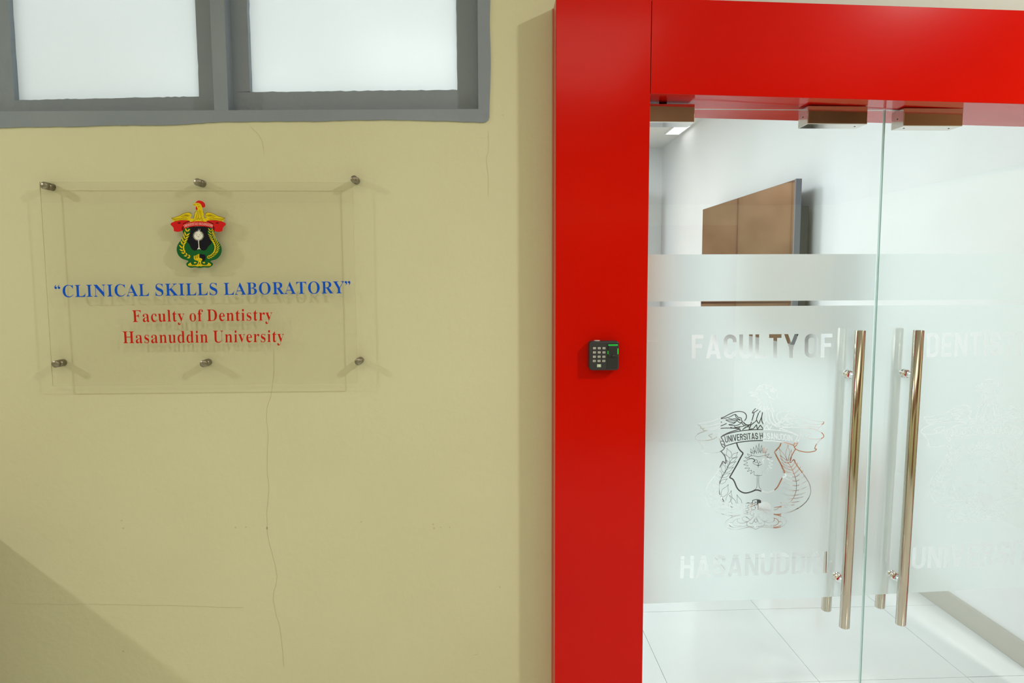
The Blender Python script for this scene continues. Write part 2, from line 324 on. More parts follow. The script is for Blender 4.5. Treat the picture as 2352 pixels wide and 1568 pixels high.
# serif capitals and lower case as outlines (1/1000 em)
G={
'A':(437,["-3,0 -2,18 5,19 18,24 29,30 39,41 48,55 57,75 211,466 219,465 376,87 386,65 396,47 404,34 415,25 428,20 437,18 437,0 235,0 235,18 262,21 284,30 292,46 291,54 287,66 281,81 257,132 99,132 71,71 69,67 68,63 67,59 67,54 66,51 66,48 73,32 94,21 123,18 122,18 122,0","106,161 249,161 177,319"]),
'B':(443,["22,0 22,17 38,20 56,25 69,32 77,44 82,60 83,82 83,369 82,386 81,401 77,412 72,421 64,428 55,433 43,436 30,438 22,439 21,455 220,455 315,444 370,409 388,351 377,302 343,268 278,247 356,223 397,185 410,132 405,93 390,61 366,35 332,15 289,4 237,0","176,252 188,252 222,254 249,261 269,272 283,290 291,314 293,345 291,373 286,395 276,412 261,424 241,431 216,434 201,433 189,430 181,425 176,417 174,406 174,391","222,24 250,27 273,35 290,49 301,69 307,95 309,128 307,162 298,188 283,208 261,221 233,228 198,231 176,231 174,65 175,51 178,41 184,33 194,28 207,25"]),
'C':(468,["256,-11 215,-7 177,3 142,20 111,43 85,71 63,104 47,142 38,184 35,228 38,273 48,314 64,351 85,384 112,412 143,435 178,452 217,462 259,465 290,463 325,454 364,440 372,437 379,436 388,435 406,439 420,449 424,465 431,465 431,308 424,308 410,347 388,380 362,407 332,427 300,439 264,443 192,419 149,347 135,226 151,114 198,46 277,24 306,26 334,33 362,45 388,61 413,81 429,106 439,89 390,33 329,0"]),
'D':(496,["26,0 26,17 41,19 57,23 69,30 77,39 81,54 82,75 82,374 81,397 76,415 67,426 53,433 36,437 21,439 21,455 221,455 294,449 353,429 399,396 433,351 453,295 460,228 434,101 358,25 228,0","223,24 265,30 300,47 327,75 345,115 356,166 359,229 344,342 299,410 224,433 206,432 193,429 183,423 177,415 174,402 174,385 174,72 174,55 177,42 183,34 193,29 206,25"]),
'F':(404,["21,0 22,17 38,20 56,26 69,34 77,45 82,62 83,84 83,375 81,396 76,412 67,423 54,430 37,435 21,439 20,455 388,455 388,320 383,320 380,345 372,367 362,385 349,400 333,412 313,420 289,426 262,430 230,431 217,431 207,430 198,429 190,428 183,425 178,421 175,416 174,408 174,398 176,247 190,247 219,250 243,257 262,270 276,289 286,314 290,347 296,347 296,118 290,118 287,154 277,181 263,200 243,213 219,221 189,224 176,224 174,81 174,66 176,53 180,43 186,34 195,28 207,24 220,20 237,18 250,17 251,0"]),
'H':(523,["21,0 22,17 38,20 56,24 69,32 77,43 82,59 83,81 83,379 82,398 77,413 68,424 55,431 38,436 22,439 22,455 236,455 235,439 225,437 212,435 201,432 192,428 184,422 179,415 176,406 174,394 174,379 176,251 348,251 350,379 350,394 348,406 345,415 340,422 333,428 324,432 312,435 299,437 288,439 288,455 501,455 501,439 485,436 467,431 455,424 447,414 442,399 441,379 441,81 442,60 447,44 455,33 467,25 485,20 501,17 501,0 288,0 288,17 304,20 322,24 335,31 344,41 349,58 350,81 348,221 176,221 174,81 175,59 180,43 188,32 201,24 219,20 235,17 236,0"]),
'I':(261,["19,0 20,17 36,21 53,26 67,32 76,42 82,56 84,75 84,387 82,405 77,419 69,427 55,433 37,437 20,439 19,455 238,455 238,439 222,437 204,433 190,427 181,419 176,405 174,387 174,77 175,64 176,53 180,44 185,37 193,31 202,26 214,23 228,20 239,17 240,0"]),
'K':(510,["22,0 22,17 39,20 56,24 69,32 78,43 82,59 84,81 84,379 82,398 77,413 69,424 56,432 39,436 23,439 23,455 236,455 236,439 226,437 213,435 202,432 192,428 185,422 180,415 176,406 175,394 174,379 179,234 327,373 343,391 353,406 357,418 348,430 325,436 297,439 297,455 480,455 480,439 476,439 433,430 387,404 339,361 262,285 457,46 465,37 474,30 483,25 493,21 505,19 513,17 513,0 287,0 287,17 290,18 299,18 307,18 313,19 319,20 325,21 334,24 340,29 342,34 340,42 333,53 323,66 200,214 175,198 174,81 176,59 180,43 189,32 202,24 220,20 236,17 236,0"]),
'L':(426,["21,0 22,17 38,20 56,24 69,32 77,43 82,59 83,81 83,379 82,399 77,414 68,425 55,432 38,436 22,439 22,455 244,455 244,439 233,438 218,436 205,434 195,430 186,424 180,416 176,407 174,394 174,379 174,83 174,68 175,56 177,47 181,40 188,35 197,31 207,29 219,28 234,28 265,29 293,33 318,40 340,49 359,63 376,80 391,100 405,125 414,154 421,154 396,0"]),
'N':(494,["407,-11 104,350 98,79 100,57 104,42 112,31 126,24 144,20 160,17 161,0 24,0 24,17 34,18 46,20 57,23 67,27 74,33 79,41 82,51 84,64 84,79 84,388 63,412 49,427 41,433 34,435 27,437 25,439 24,455 153,455 394,169 399,377 399,392 397,404 394,414 389,421 381,427 372,431 361,435 348,437 337,439 337,455 474,455 473,439 457,436 440,432 427,425 419,414 415,398 413,377 416,-11"]),
'O':(525,["261,-11 229,-9 200,-3 172,7 146,21 122,38 100,58 81,81 66,106 53,134 44,163 38,195 36,228 38,260 44,292 53,321 66,349 82,374 101,397 123,417 147,434 174,448 202,458 233,464 265,466 297,464 326,458 354,448 380,435 404,418 425,399 444,376 460,351 473,323 482,293 488,261 490,228 488,195 482,163 473,134 460,106 444,81 424,58 403,38 378,21 352,7 323,-3 293,-9","265,12 334,36 375,108 388,228 384,293 373,346 355,389 329,419 297,437 259,443 190,419 150,347 137,228 140,163 151,109 170,67 196,37 227,18"]),
'R':(473,["21,0 22,17 38,20 56,24 69,32 77,43 82,59 83,81 83,379 82,398 77,413 68,424 55,431 38,436 22,439 22,455 217,455 277,452 326,442 363,426 388,403 403,372 409,334 398,285 367,248 307,224 425,50 432,40 440,32 447,26 456,21 466,18 478,17 474,17 474,0 343,0 206,212 176,212 174,81 175,59 180,43 188,32 201,24 219,20 235,17 236,0","176,234 204,234 237,236 264,245 286,258 301,278 309,304 312,336 302,389 273,421 225,431 207,430 194,427 183,422 177,414 174,402 174,385"]),
'S':(390,["49,-11 49,158 57,158 67,113 84,77 105,50 131,30 162,19 197,15 222,17 244,24 263,36 276,51 285,69 287,89 280,117 261,140 229,160 166,191 132,210 104,231 84,253 69,276 61,302 58,332 60,358 65,381 75,403 87,421 102,437 119,449 139,459 161,464 185,466 198,466 212,464 228,461 244,458 261,453 280,448 290,446 293,445 296,445 300,445 314,447 324,454 325,466 333,466 333,319 327,319 323,343 313,365 300,385 286,402 270,417 253,429 234,438 214,443 194,445 171,443 151,437 134,426 121,413 114,398 111,380 113,364 120,349 131,336 145,325 163,314 185,303 249,273 274,260 295,247 312,233 325,219 335,204 342,188 347,171 350,153 351,133 349,106 342,80 332,58 317,38 299,21 277,8 252,-2 224,-8 192,-10 181,-10 170,-9 160,-8 149,-6 139,-3 128,1 118,4 108,7 101,9 94,11 89,12 85,12 76,12 69,10 63,7 59,3 56,-3 56,-11"]),
'T':(423,["98,0 98,17 115,19 134,23 148,31 157,42 163,59 164,81 162,433 149,433 114,430 84,420 59,403 40,380 27,352 23,318 17,318 17,455 404,455 404,317 399,317 382,382 337,420 269,433 257,433 255,81 256,58 261,41 270,30 285,23 304,19 322,17 322,0"]),
'U':(492,["248,-13 193,-8 151,6 120,29 99,61 86,103 82,155 82,379 80,398 75,413 67,424 54,431 37,436 21,439 21,455 234,455 234,439 224,437 211,435 199,432 190,428 182,422 177,415 174,406 173,394 172,379 172,140 175,104 183,74 196,51 217,35 243,25 275,22 344,37 387,83 401,159 401,378 399,398 394,413 385,423 372,431 353,436 335,439 334,455 468,455 468,439 453,435 438,429 426,421 419,411 415,396 414,378 414,181 409,118 396,69 374,32 342,7 300,-8"]),
'Y':(426,["107,0 108,17 124,20 141,24 155,32 163,43 168,59 169,81 169,179 54,387 42,406 30,421 19,429 13,432 8,434 3,435 -2,436 -7,437 -7,438 -7,455 201,455 201,438 195,438 183,437 172,435 162,432 154,428 149,423 147,416 148,409 151,401 156,392 248,226 340,366 349,382 355,396 357,408 350,424 329,435 299,438 301,438 301,455 433,455 433,438 425,435 414,431 403,424 394,416 385,405 376,392 260,203 259,81 261,59 265,43 274,32 287,24 305,20 321,17 322,0"]),
'a':(344,["255,-10 230,-5 215,10 203,35 164,11 131,-4 95,-9 76,-6 59,0 46,11 37,26 31,43 29,63 33,91 46,115 68,136 101,155 146,173 206,190 207,241 206,258 201,272 193,282 181,290 166,294 148,296 121,293 103,286 96,274 97,270 101,264 106,257 111,248 114,239 114,231 113,220 110,210 104,202 97,196 88,192 77,191 66,192 58,196 51,203 46,212 43,223 41,236 43,252 48,266 56,278 67,290 81,300 98,308 117,314 138,317 162,318 204,315 236,307 258,292 272,271 281,244 284,210 284,62 285,52 285,45 287,40 291,37 297,35 304,34 312,35 319,38 319,42 321,28 301,7 279,-6","150,34 160,34 169,37 178,41 188,47 197,54 207,63 204,169 149,151 120,123 110,84 114,56 128,39"]),
'c':(293,["156,-10 133,-8 111,-1 91,11 73,26 58,45 45,68 36,93 30,120 28,150 30,181 37,210 47,237 62,260 80,280 100,297 123,309 148,317 175,319 203,317 226,310 245,298 258,283 266,265 269,245 268,233 265,223 260,215 254,209 246,205 237,204 218,209 208,225 205,251 205,254 205,258 205,261 206,265 206,268 206,271 202,286 189,294 168,297 132,285 110,248 104,187 107,142 115,105 130,76 150,55 175,42 204,38 230,42 255,53 271,72 276,60 243,21 202,-2"]),
'd':(370,["139,-10 119,-8 100,-1 83,10 67,26 54,44 43,66 35,91 30,118 28,147 30,180 35,210 44,237 55,261 70,281 86,297 105,309 125,316 146,318 173,314 196,301 226,280 231,401 230,413 226,423 218,430 206,435 193,438 182,439 182,455 313,455 311,75 311,60 313,49 318,41 326,35 337,30 347,28 347,11 314,8 270,1 228,-10 226,39 196,12 171,-5","171,28 184,30 196,34 207,41 218,51 226,62 231,76 231,242 228,252 221,262 211,270 200,276 187,279 174,281 152,277 134,267 122,250 115,225 110,193 109,153 110,115 114,83 122,58 133,42 150,32"]),
'e':(301,["153,-10 130,-8 109,-1 89,10 72,26 57,45 45,69 35,95 30,125 28,157 30,187 36,215 45,240 58,263 74,282 92,298 112,309 134,316 157,318 191,314 219,301 242,280 260,251 271,216 274,173 277,166 110,166 119,97 149,56 199,42 228,47 254,62 270,86 276,73 243,27 202,-1","110,192 207,192 210,215 209,241 206,261 201,277 192,288 178,295 160,297 130,286 113,255 108,203"]),
'f':(214,["21,0 21,16 27,17 36,19 44,22 50,25 55,30 58,35 60,42 61,55 61,73 58,277 22,277 22,310 58,310 61,353 64,386 74,413 90,436 113,452 140,461 174,465 199,463 219,456 234,446 246,432 253,417 255,400 254,386 251,375 246,367 239,360 232,357 224,355 215,356 207,360 201,365 197,372 194,381 193,391 194,400 196,410 200,420 201,422 202,424 204,426 205,429 206,431 206,433 202,438 192,442 180,443 165,442 153,437 146,430 142,419 140,406 139,390 142,310 197,310 197,277 142,277 139,65 140,47 144,34 152,26 164,20 180,17 193,16 193,0"]),
'i':(198,["101,362 89,364 79,368 71,376 64,387 60,399 59,412 60,426 64,438 71,449 80,457 89,462 101,463 112,462 122,457 131,449 137,438 141,426 143,412 141,399 137,387 130,376 122,368 112,364","24,0 25,16 32,18 43,21 52,26 57,32 60,43 61,56 61,252 60,267 58,278 53,285 45,289 34,292 27,293 27,310 142,310 140,56 141,43 143,33 148,26 156,21 166,18 174,16 174,0"]),
'l':(199,["24,0 25,16 32,18 43,21 52,26 57,32 60,43 61,56 61,398 60,411 58,421 54,429 46,434 35,438 26,439 26,455 142,455 140,56 141,43 143,33 148,26 156,21 166,18 174,16 174,0"]),
'n':(381,["24,0 24,16 32,17 43,21 51,26 57,33 60,43 61,56 61,253 60,266 57,276 52,284 44,289 33,293 25,294 25,310 142,310 145,267 180,296 209,313 243,318 287,306 313,271 322,212 322,56 323,43 325,33 330,26 339,21 350,17 357,16 357,0 208,0 208,16 208,16 227,21 240,34 244,56 244,217 243,234 241,247 237,258 229,265 217,270 203,271 179,267 159,255 140,235 139,56 140,43 143,33 147,26 155,21 166,17 174,16 174,0"]),
'o':(336,["169,-10 142,-8 117,-1 95,11 75,27 59,47 45,70 35,96 29,124 27,154 29,184 35,213 45,239 59,262 75,281 95,297 117,309 141,316 168,318 194,316 219,309 241,298 260,282 277,263 290,240 300,214 306,185 308,154 306,123 300,94 290,69 277,46 260,26 241,11 219,-1 195,-8","169,11 189,14 205,24 217,39 221,50 224,64 226,81 227,102 228,126 228,154 227,206 223,245 215,271 204,286 188,296 169,299 148,296 131,286 120,271 114,245 110,206 108,154 109,127 110,103 111,82 113,64 116,50 121,39 132,24 148,14"]),
'r':(287,["24,0 25,16 32,18 43,21 52,26 57,32 60,43 61,56 61,252 60,267 58,278 53,285 45,289 34,292 27,293 27,310 140,310 143,252 165,272 178,288 192,301 206,311 220,316 233,318 249,317 260,312 269,304 276,293 280,281 281,266 280,254 277,243 272,234 265,228 257,224 248,222 239,223 232,226 228,231 223,237 218,243 214,250 207,255 199,259 188,260 176,258 165,252 155,241 147,228 142,211 141,192 141,56 142,42 146,32 153,25 165,21 179,18 191,16 191,0"]),
's':(288,["151,-10 133,-8 113,-3 90,6 85,8 79,8 73,9 60,7 50,1 47,-9 42,-9 42,105 48,105 53,79 65,57 81,39 99,26 119,17 140,15 157,16 172,20 184,27 193,35 199,46 201,58 196,76 182,92 160,105 111,130 90,142 74,155 61,169 52,185 47,202 45,220 48,247 57,270 71,291 90,306 113,316 141,319 148,319 156,318 164,316 174,314 185,311 197,308 204,306 207,305 210,305 214,305 224,306 232,311 235,319 238,319 238,222 233,222 228,244 216,262 202,277 186,288 168,294 149,296 134,295 121,292 111,286 103,278 98,269 96,259 98,249 102,240 109,232 118,225 129,218 143,212 187,189 208,178 223,165 235,151 242,136 247,117 249,95 246,65 237,39 222,18 202,2 179,-7"]),
't':(228,["123,-9 101,-7 84,-1 72,10 64,26 59,46 57,71 54,279 26,279 28,300 52,324 74,347 94,369 111,389 125,407 133,424 138,424 138,310 202,310 202,279 138,279 136,82 136,69 138,59 142,51 148,45 157,41 168,40 187,44 202,56 209,75 214,66 191,24 161,-1"]),
'u':(375,["131,-10 105,-7 86,2 72,17 62,38 56,65 54,97 54,248 53,262 51,274 46,282 38,289 26,293 18,294 17,310 136,310 133,74 134,63 138,54 144,46 153,40 164,37 177,36 199,39 219,49 236,66 237,248 236,263 233,275 228,283 218,289 205,293 196,294 195,310 318,310 315,70 316,56 319,46 325,39 334,34 345,31 354,30 354,13 320,10 275,3 234,-10 231,40 210,26 197,13 182,3 166,-4 149,-9"]),
'v':(306,["147,-10 46,248 40,261 35,272 29,281 21,288 10,292 4,293 3,310 158,310 158,294 155,294 138,292 125,286 121,276 121,273 121,271 122,268 185,122 244,253 247,261 249,267 250,272 244,284 227,292 210,294 210,310 299,310 298,295 290,291 279,286 271,279 265,269 258,258 252,243 155,-10"]),
'y':(300,["53,-140 38,-139 26,-133 16,-125 8,-113 3,-100 2,-84 3,-73 6,-62 11,-53 18,-46 26,-41 36,-40 45,-41 52,-44 58,-49 62,-57 65,-65 66,-76 66,-81 65,-87 68,-94 75,-97 87,-99 98,-96 110,-88 121,-74 127,-65 132,-55 137,-44 141,-32 145,-19 149,-5 44,251 40,260 36,268 32,275 28,280 25,285 21,287 14,291 6,293 -3,293 1,293 1,310 156,310 156,293 150,293 140,291 132,289 125,286 121,281 120,275 120,272 121,270 121,267 122,263 124,260 125,257 185,119 238,241 241,248 243,254 244,260 245,265 246,270 246,274 245,281 240,286 233,289 225,292 215,293 209,293 209,310 294,310 293,293 288,292 278,288 270,281 264,271 258,258 251,242 154,-24 143,-53 132,-77 122,-96 112,-111 102,-122 91,-131 80,-136 67,-139"]),
}
# ============================================================ THE SETTING
YW = 1.95      # face of the cream wall
YF = 1.87      # face of the red portal
YG = 1.965     # front face of the door glass (8 mm thick)
YB = YW + .008
XR, YE, HC = 2.205, 8.45, 3.19   # inner side wall, inner end wall, inner ceiling height

# cream wall with the window opening
bm = bmesh.new()
WX0, WX1, WZ0, WZ1 = -2.10, 0.002, 2.035, 2.85
YT = 2.11
bm_box(bm, (-6.0, YW, 0), (WX0, YT, 3.3)); bm_box(bm, (WX0, YW, 0), (WX1, YT, WZ0))
bm_box(bm, (WX0, YW, WZ1), (WX1, YT, 3.3)); bm_box(bm, (WX1, YW, 0), (.215, YT, 3.3))
bmesh.ops.remove_doubles(bm, verts=bm.verts, dist=1e-5)
wall = tag(fin('wall_left', bm, m_wall), 'cream painted plaster wall carrying the sign and windows', kind='structure')
# hairline cracks and small marks in the paint
def crack(name, pts, w):
    q = []
    P3 = catmull([(PY(x, y, YW).x, PY(x, y, YW).z) for x, y in pts], 5)
    P3 = [p + Vector((random.uniform(-.0012, .0012), random.uniform(-.0012, .0012))) for p in P3]
    o = flat_mesh(name, [(stroke_quads(P3, w, .3), 0)], lambda x, y: Vector((x, YW - .0004, y)), [m_crack], wall)
    return o
crack('crack', [(628, 800), (630, 850), (622, 905), (612, 950), (616, 1000), (613, 1060), (617, 1120), (613, 1180), (616, 1230), (630, 1290), (636, 1330), (627, 1370), (632, 1400), (645, 1450), (652, 1530)], .0010)
crack('crack', [(20, 1385), (110, 1387), (240, 1388), (400, 1391), (560, 1395)], .0009)
crack('crack', [(574, 290), (590, 305), (602, 325), (606, 350)], .0008)
crack('crack', [(1121, 300), (1122, 345), (1117, 365), (1121, 400), (1122, 450)], .0008)
def speck(px, py, w, h):
    c = PY(px, py, YW); pts = [(c.x + w * .0012 * math.cos(a) * random.uniform(.6, 1), c.z + h * .0012 * math.sin(a) * random.uniform(.6, 1)) for a in [k * math.pi / 4 for k in range(8)]]
    flat_mesh('paint_mark', [([pts], 0)], lambda x, y: Vector((x, YW - .0004, y)), [m_crack], wall)
for a in ((283, 1213, 4, 3), (279, 1195, 3, 2), (613, 1212, 2, 5), (995, 1204, 3, 3), (997, 1213, 4, 3), (1012, 1210, 3, 2), (1033, 1211, 3, 3), (283, 1495, 4, 4), (1148, 1348, 2, 4), (1155, 264, 3, 1), (830, 1198, 3, 3), (541, 1211, 3, 3), (565, 1210, 3, 2), (1093, 1503, 6, 1.5)):
    speck(*a)

# wall over the doors, and the rest of the passage
tag(box('wall_top', (.215, YW + .01, 2.30), (3.4, YT, 3.3), mat('pale_paint', (.56, .63, .58), .6)), 'pale plaster wall above the red door frame', kind='structure')
tag(box('wall_right', (3.4, -2.6, 0), (3.5, YT, 3.3), m_wall), 'cream wall closing the passage on the right', kind='structure')
tag(box('wall_front', (-6.0, -2.7, 0), (3.5, -2.6, 3.3), m_wall), 'cream wall across the passage behind the camera', kind='structure')
tag(box('wall_far_left', (-6.1, -2.7, 0), (-6.0, YT, 3.3), m_wall), 'cream wall closing the passage on the left', kind='structure')
tag(box('ceiling', (-6.1, -2.7, 3.3), (3.5, YT, 3.4), m_ceil), 'white ceiling of the passage', kind='structure')
tag(box('wall_inner_back', (-3.5, YE, 0), (XR + .1, YE + .1, HC), m_white), 'white end wall of the laboratory', kind='structure')
tag(box('wall_inner_right', (XR, YT, 0), (XR + .1, YE, HC), m_white), 'white side wall of the laboratory with the screen on it', kind='structure')
tag(box('wall_inner_left', (-3.6, YT, 0), (-3.5, YE + .1, HC), m_white), 'white left wall of the laboratory', kind='structure')
tag(box('ceiling_inner', (-3.6, YT, HC), (XR + .1, YE + .1, HC + .1), m_ceil), 'white ceiling of the laboratory', kind='structure')
bm = bmesh.new(); bm_box(bm, (-3.5, YT, 0), (.215, YT + .012, 2.0)); bm_box(bm, (-3.5, YT, 2.9), (.215, YT + .012, HC)); bm_box(bm, (WX1 + .01, YT, 2.0), (.215, YT + .012, 2.9))
tag(fin('wall_inner_front', bm, m_white), 'white inner face of the sign wall', kind='structure')

# floors: slab with separate tiles
fl = tag(box('floor', (-6.1, -2.7, -.12), (3.5, YE + .1, -.006), m_grout), 'white tiled floor with thin grey joints', kind='structure')
xs = [-3.498 + .0] + [.711 + .6015 * k for k in range(-6, 3)] + [XR]
ys = [YT] + [2.515 + .595 * k for k in range(0, 10)] + [YE]
def tile(x0, x1, y0, y1):
    if x1 - x0 < .02 or y1 - y0 < .02: return
    g = .0010
    bm = bmesh.new(); bm_box(bm, (x0 + g, y0 + g, -.006), (x1 - g, y1 - g, random.uniform(-.0003, .0003)))
    fin('floor_tile', bm, m_tile, fl)
for i in range(len(xs) - 1):
    for j in range(len(ys) - 1): tile(xs[i], xs[i + 1], ys[j], ys[j + 1])
for i in range(-10, 5):
    for j in range(-8, 0):
        y1 = 2.515 + .595 * (j + 1)
        tile(max(.711 + .6015 * i, -6.0), min(.711 + .6015 * (i + 1), 3.4), max(2.515 + .595 * j, -2.6), min(y1, YT))
tag(box('baseboard_right', (XR - .014, YT + .02, 0), (XR - .0005, YE - .001, .100), m_skirt, bevel=.002), 'beige tiled skirting along the laboratory side wall', kind='structure')
tag(box('baseboard_left', (-3.499, YT + .02, 0), (-3.486, YE - .001, .100), m_skirt, bevel=.002), 'beige skirting along the laboratory left wall', kind='structure')

# ---------------- window frame (grey enamel) with two obscured panes
def wav(a, b, n, amp):
    a = Vector(a); b = Vector(b); d = (b - a); nn = Vector((-d.y, d.x)).normalized()
    return [a + d * (i / n) + nn * random.uniform(-amp, amp) for i in range(n)]
fr = tag(empty('trim_1', (0, 0, 0)), 'grey painted outer window frame with a hand-brushed edge', kind='structure')
def frame_piece(name, outline, y0, y1):
    bm = bmesh.new()
    A = [bm.verts.new((p[0], y0, p[1])) for p in outline]; B = [bm.verts.new((p[0], y1, p[1])) for p in outline]
    bm.faces.new(A); bm.faces.new(B[::-1])
    for i in range(len(A)):
        j = (i + 1) % len(A); bm.faces.new((A[i], B[i], B[j], A[j]))
    return fin(name, bm, m_grey, fr)
pw = lambda x, y: (PY(x, y, YW).x, PY(x, y, YW).z)
XO = pw(1126, 150)[0]; XI = pw(1098, 150)[0]
ZI = pw(1098, 251)[1]; ZIL = pw(0, 268)[1]
bot = catmull([pw(-60, 296), pw(0, 294), pw(80, 292), pw(170, 291), pw(250, 289), pw(300, 288), pw(370, 288), pw(440, 285), pw(500, 281), pw(560, 280), pw(640, 279), pw(720, 279), pw(800, 277), pw(900, 276), pw(1000, 278), pw(1060, 280), pw(1100, 281.5), pw(1115, 281), pw(1122, 276)], 5)
bot = [p + Vector((0, random.uniform(-.0006, .0006))) for p in bot]
right = catmull([pw(1124, 270), pw(1124.5, 240), pw(1126.5, 180), pw(1127, 130), pw(1125, 60), pw(1126, 0)], 4)
bl = Vector((WX0 - .03, bot[0][1]))
frame_piece('bottom_rail', [bl] + bot + [Vector(pw(1123, 272)), Vector((XI, ZI)), Vector((WX0 - .03, ZIL + .004))], YW - .004, YW + .07)
frame_piece('right_stile', [Vector((XI, ZI))] + [Vector(pw(1123, 272))] + right + [Vector((right[-1][0], 2.86)), Vector((XI, 2.86))], YW - .004, YW + .07)
mx0, mx1 = pw(488, 150)[0], pw(522, 150)[0]
frame_piece('mullion', [Vector((mx0 + .001, 2.045)), Vector((mx1 - .001, 2.045)), Vector((mx1, 2.80)), Vector((mx0, 2.80))], YW - .003, YW + .07)
frame_piece('top_rail', [Vector((WX0 - .03, 2.80)), Vector((XI, 2.80)), Vector((XI, 2.88)), Vector((WX0 - .03, 2.88))], YW - .004, YW + .07)
frame_piece('left_stile', [Vector((WX0 - .03, ZIL)), Vector((WX0 + .03, ZIL)), Vector((WX0 + .03, 2.80)), Vector((WX0 - .03, 2.80))], YW - .0035, YW + .07)
YS = YW + .040   # face of the recessed sash
def sash(n, gx0, gx1, gz0, ox0, ox1, oz0, label):
    w = tag(empty('window_%d' % n, ((ox0 + ox1) / 2, YS, oz0)), label, kind='structure')
    off = w.location
    def add(name, pts, mt, y0, y1):
        bm = bmesh.new()
        A = [bm.verts.new(Vector((p[0], y0, p[1])) - off) for p in pts]; B = [bm.verts.new(Vector((p[0], y1, p[1])) - off) for p in pts]
        bm.faces.new(A); bm.faces.new(B[::-1])
        for i in range(len(A)):
            j = (i + 1) % len(A); bm.faces.new((A[i], B[i], B[j], A[j]))
        return fin(name, bm, mt, w)
    # painted inner edges are slightly ragged
    e = lambda: random.choice([0, 0, 0, .0006, -.0006, .0014])
    nb = 46
    ragged = [(gx0 + (gx1 - gx0) * i / nb, gz0[0] + (gz0[1] - gz0[0]) * i / nb + e()) for i in range(nb + 1)]
    add('sash_rail', [(ox0, oz0), (ox1, oz0)] + [(ox1, gz0[1])] + ragged[::-1] + [(ox0, gz0[0])], m_grey, YS, YS + .045)
    nv = 34; top = 2.80
    rr = [(gx1 + e() * .8, gz0[1] + (top - gz0[1]) * i / nv) for i in range(nv + 1)]
    add('sash_stile', [(ox1, gz0[1])] + [(ox1, top)] + rr[::-1], m_grey, YS, YS + .045)
    ll = [(gx0 + e() * .8, gz0[0] + (top - gz0[0]) * i / nv) for i in range(nv + 1)]
    add('sash_stile', [(ox0, gz0[0])] + ll + [(ox0, top)], m_grey, YS, YS + .045)
    add('sash_rail', [(gx0, 2.74), (gx1, 2.74), (gx1, top), (gx0, top)], m_grey, YS + .001, YS + .045)
    add('glass_pane', [(gx0 - .01, min(gz0) - .01), (gx1 + .01, min(gz0) - .01), (gx1 + .01, 2.76), (gx0 - .01, 2.76)], m_pane, YS + .020, YS + .0205)
    return w
ps = lambda x, y: PY(x, y, YS)
sash(1, ps(26, 120).x, ps(453, 120).x, (ps(38, 230).z, ps(453, 221.5).z), ps(-90, 120).x, mx0 + .003, ZIL - .004, 'left window light of frosted glass in a grey sash')
sash(2, ps(571, 120).x, ps(1049, 120).x, (ps(575, 211.5).z, ps(1049, 206.5).z), mx1 - .003, XI + .003, ZI - .006, 'right window light of frosted glass in a grey sash')
sash(3, WX0 + .08, ps(-190, 120).x, (ps(38, 232).z, ps(38, 232).z), WX0 + .01, ps(-88, 120).x - .003, ZIL - .004, 'further window light beyond the left frame edge')

# ---------------- red portal
po = tag(empty('trim_2', (0.325, YF, 0)), 'glossy red panelled door surround', kind='structure')
XL0, XL1 = .198, .4525
XRr = 1.86
ZT = 2.326
def pbox(name, lo, hi, m=m_red, bev=.0015):
    o = box(name, Vector(lo) - po.location, Vector(hi) - po.location, m, po, bev); return o
pbox('column_panel', (XL0, YF, 0), (XL1, YF + .004, ZT))
pbox('side_panel', (XL0, YF + .0045, 0), (XL0 + .004, YW - .0005, ZT))
pbox('jamb_panel', (XL1 - .0045, YF + .0045, 0), (XL1 - .0005, YT + .02, 2.088))
bm = bmesh.new()
zl, zr = 2.080, 2.052       # the lintel's lower edge drops a little to the right
zr_t = 2.300
def lint(y0, y1, za, zb, zc, zd, x0=XL1 + .0015, x1=XRr, m=m_red, name='lintel_panel', bev=.0012):
    bm = bmesh.new()
    q = [(x0, y0, za), (x1, y0, zb), (x1, y0, zc), (x0, y0, zd)]
    bm_hex(bm, [Vector(p) - po.location for p in q + [(p[0], y1, p[2]) for p in q]])
    return fin(name, bm, m, po, bev)
lint(YF, YF + .004, zl, zr, zr_t, ZT + .001)
lint(YF + .0045, YT + .02, zl + .001, zr + .001, zr + .005, zl + .005, name='soffit_panel')
lint(YF + .0045, YW + .009, ZT - .006, zr_t - .006, zr_t - .001, ZT - .001, name='top_panel')
pbox('top_panel', (XL0 + .0045, YF + .0045, ZT - .005), (XL1 - .001, YW - .0005, ZT - .001))
pbox('column_panel', (XRr + .0015, YF, 0), (XRr + .255, YF + .004, ZT - .03))
pbox('jamb_panel', (XRr + .0005, YF + .0045, 0), (XRr + .0045, YT + .02, 2.05))
pbox('backing_frame', (XL0 + .02, YF + .006, 0), (XL1 - .006, YT + .018, ZT - .008), m_dark, 0)
lint(YF + .006, YT + .018, zl + .007, zr + .007, zr_t - .01, ZT - .01, m=m_dark, name='backing_frame', bev=0)
pbox('backing_frame', (XRr + .006, YF + .006, 0), (XRr + .24, YT + .018, ZT - .04), m_dark, 0)
pbox('sealant_bead', (XL0 - .003, YW - .004, 0), (XL0 + .001, YW - .0003, ZT), mat('old_sealant', (.55, .22, .13), .5), .001)

# ============================================================ FROSTED FILM ARTWORK
def A(x, y): return (1560 + x / 4.126, 860 + y / 4.126)
def B(x, y): return (1590 + x / 11.2, 930 + y / 11.2)
def C4(x, y): return (1720 + x / 11.2, 930 + y / 11.2)
def D5(x, y): return (1600 + x / 8.4, 1060 + y / 8.4)
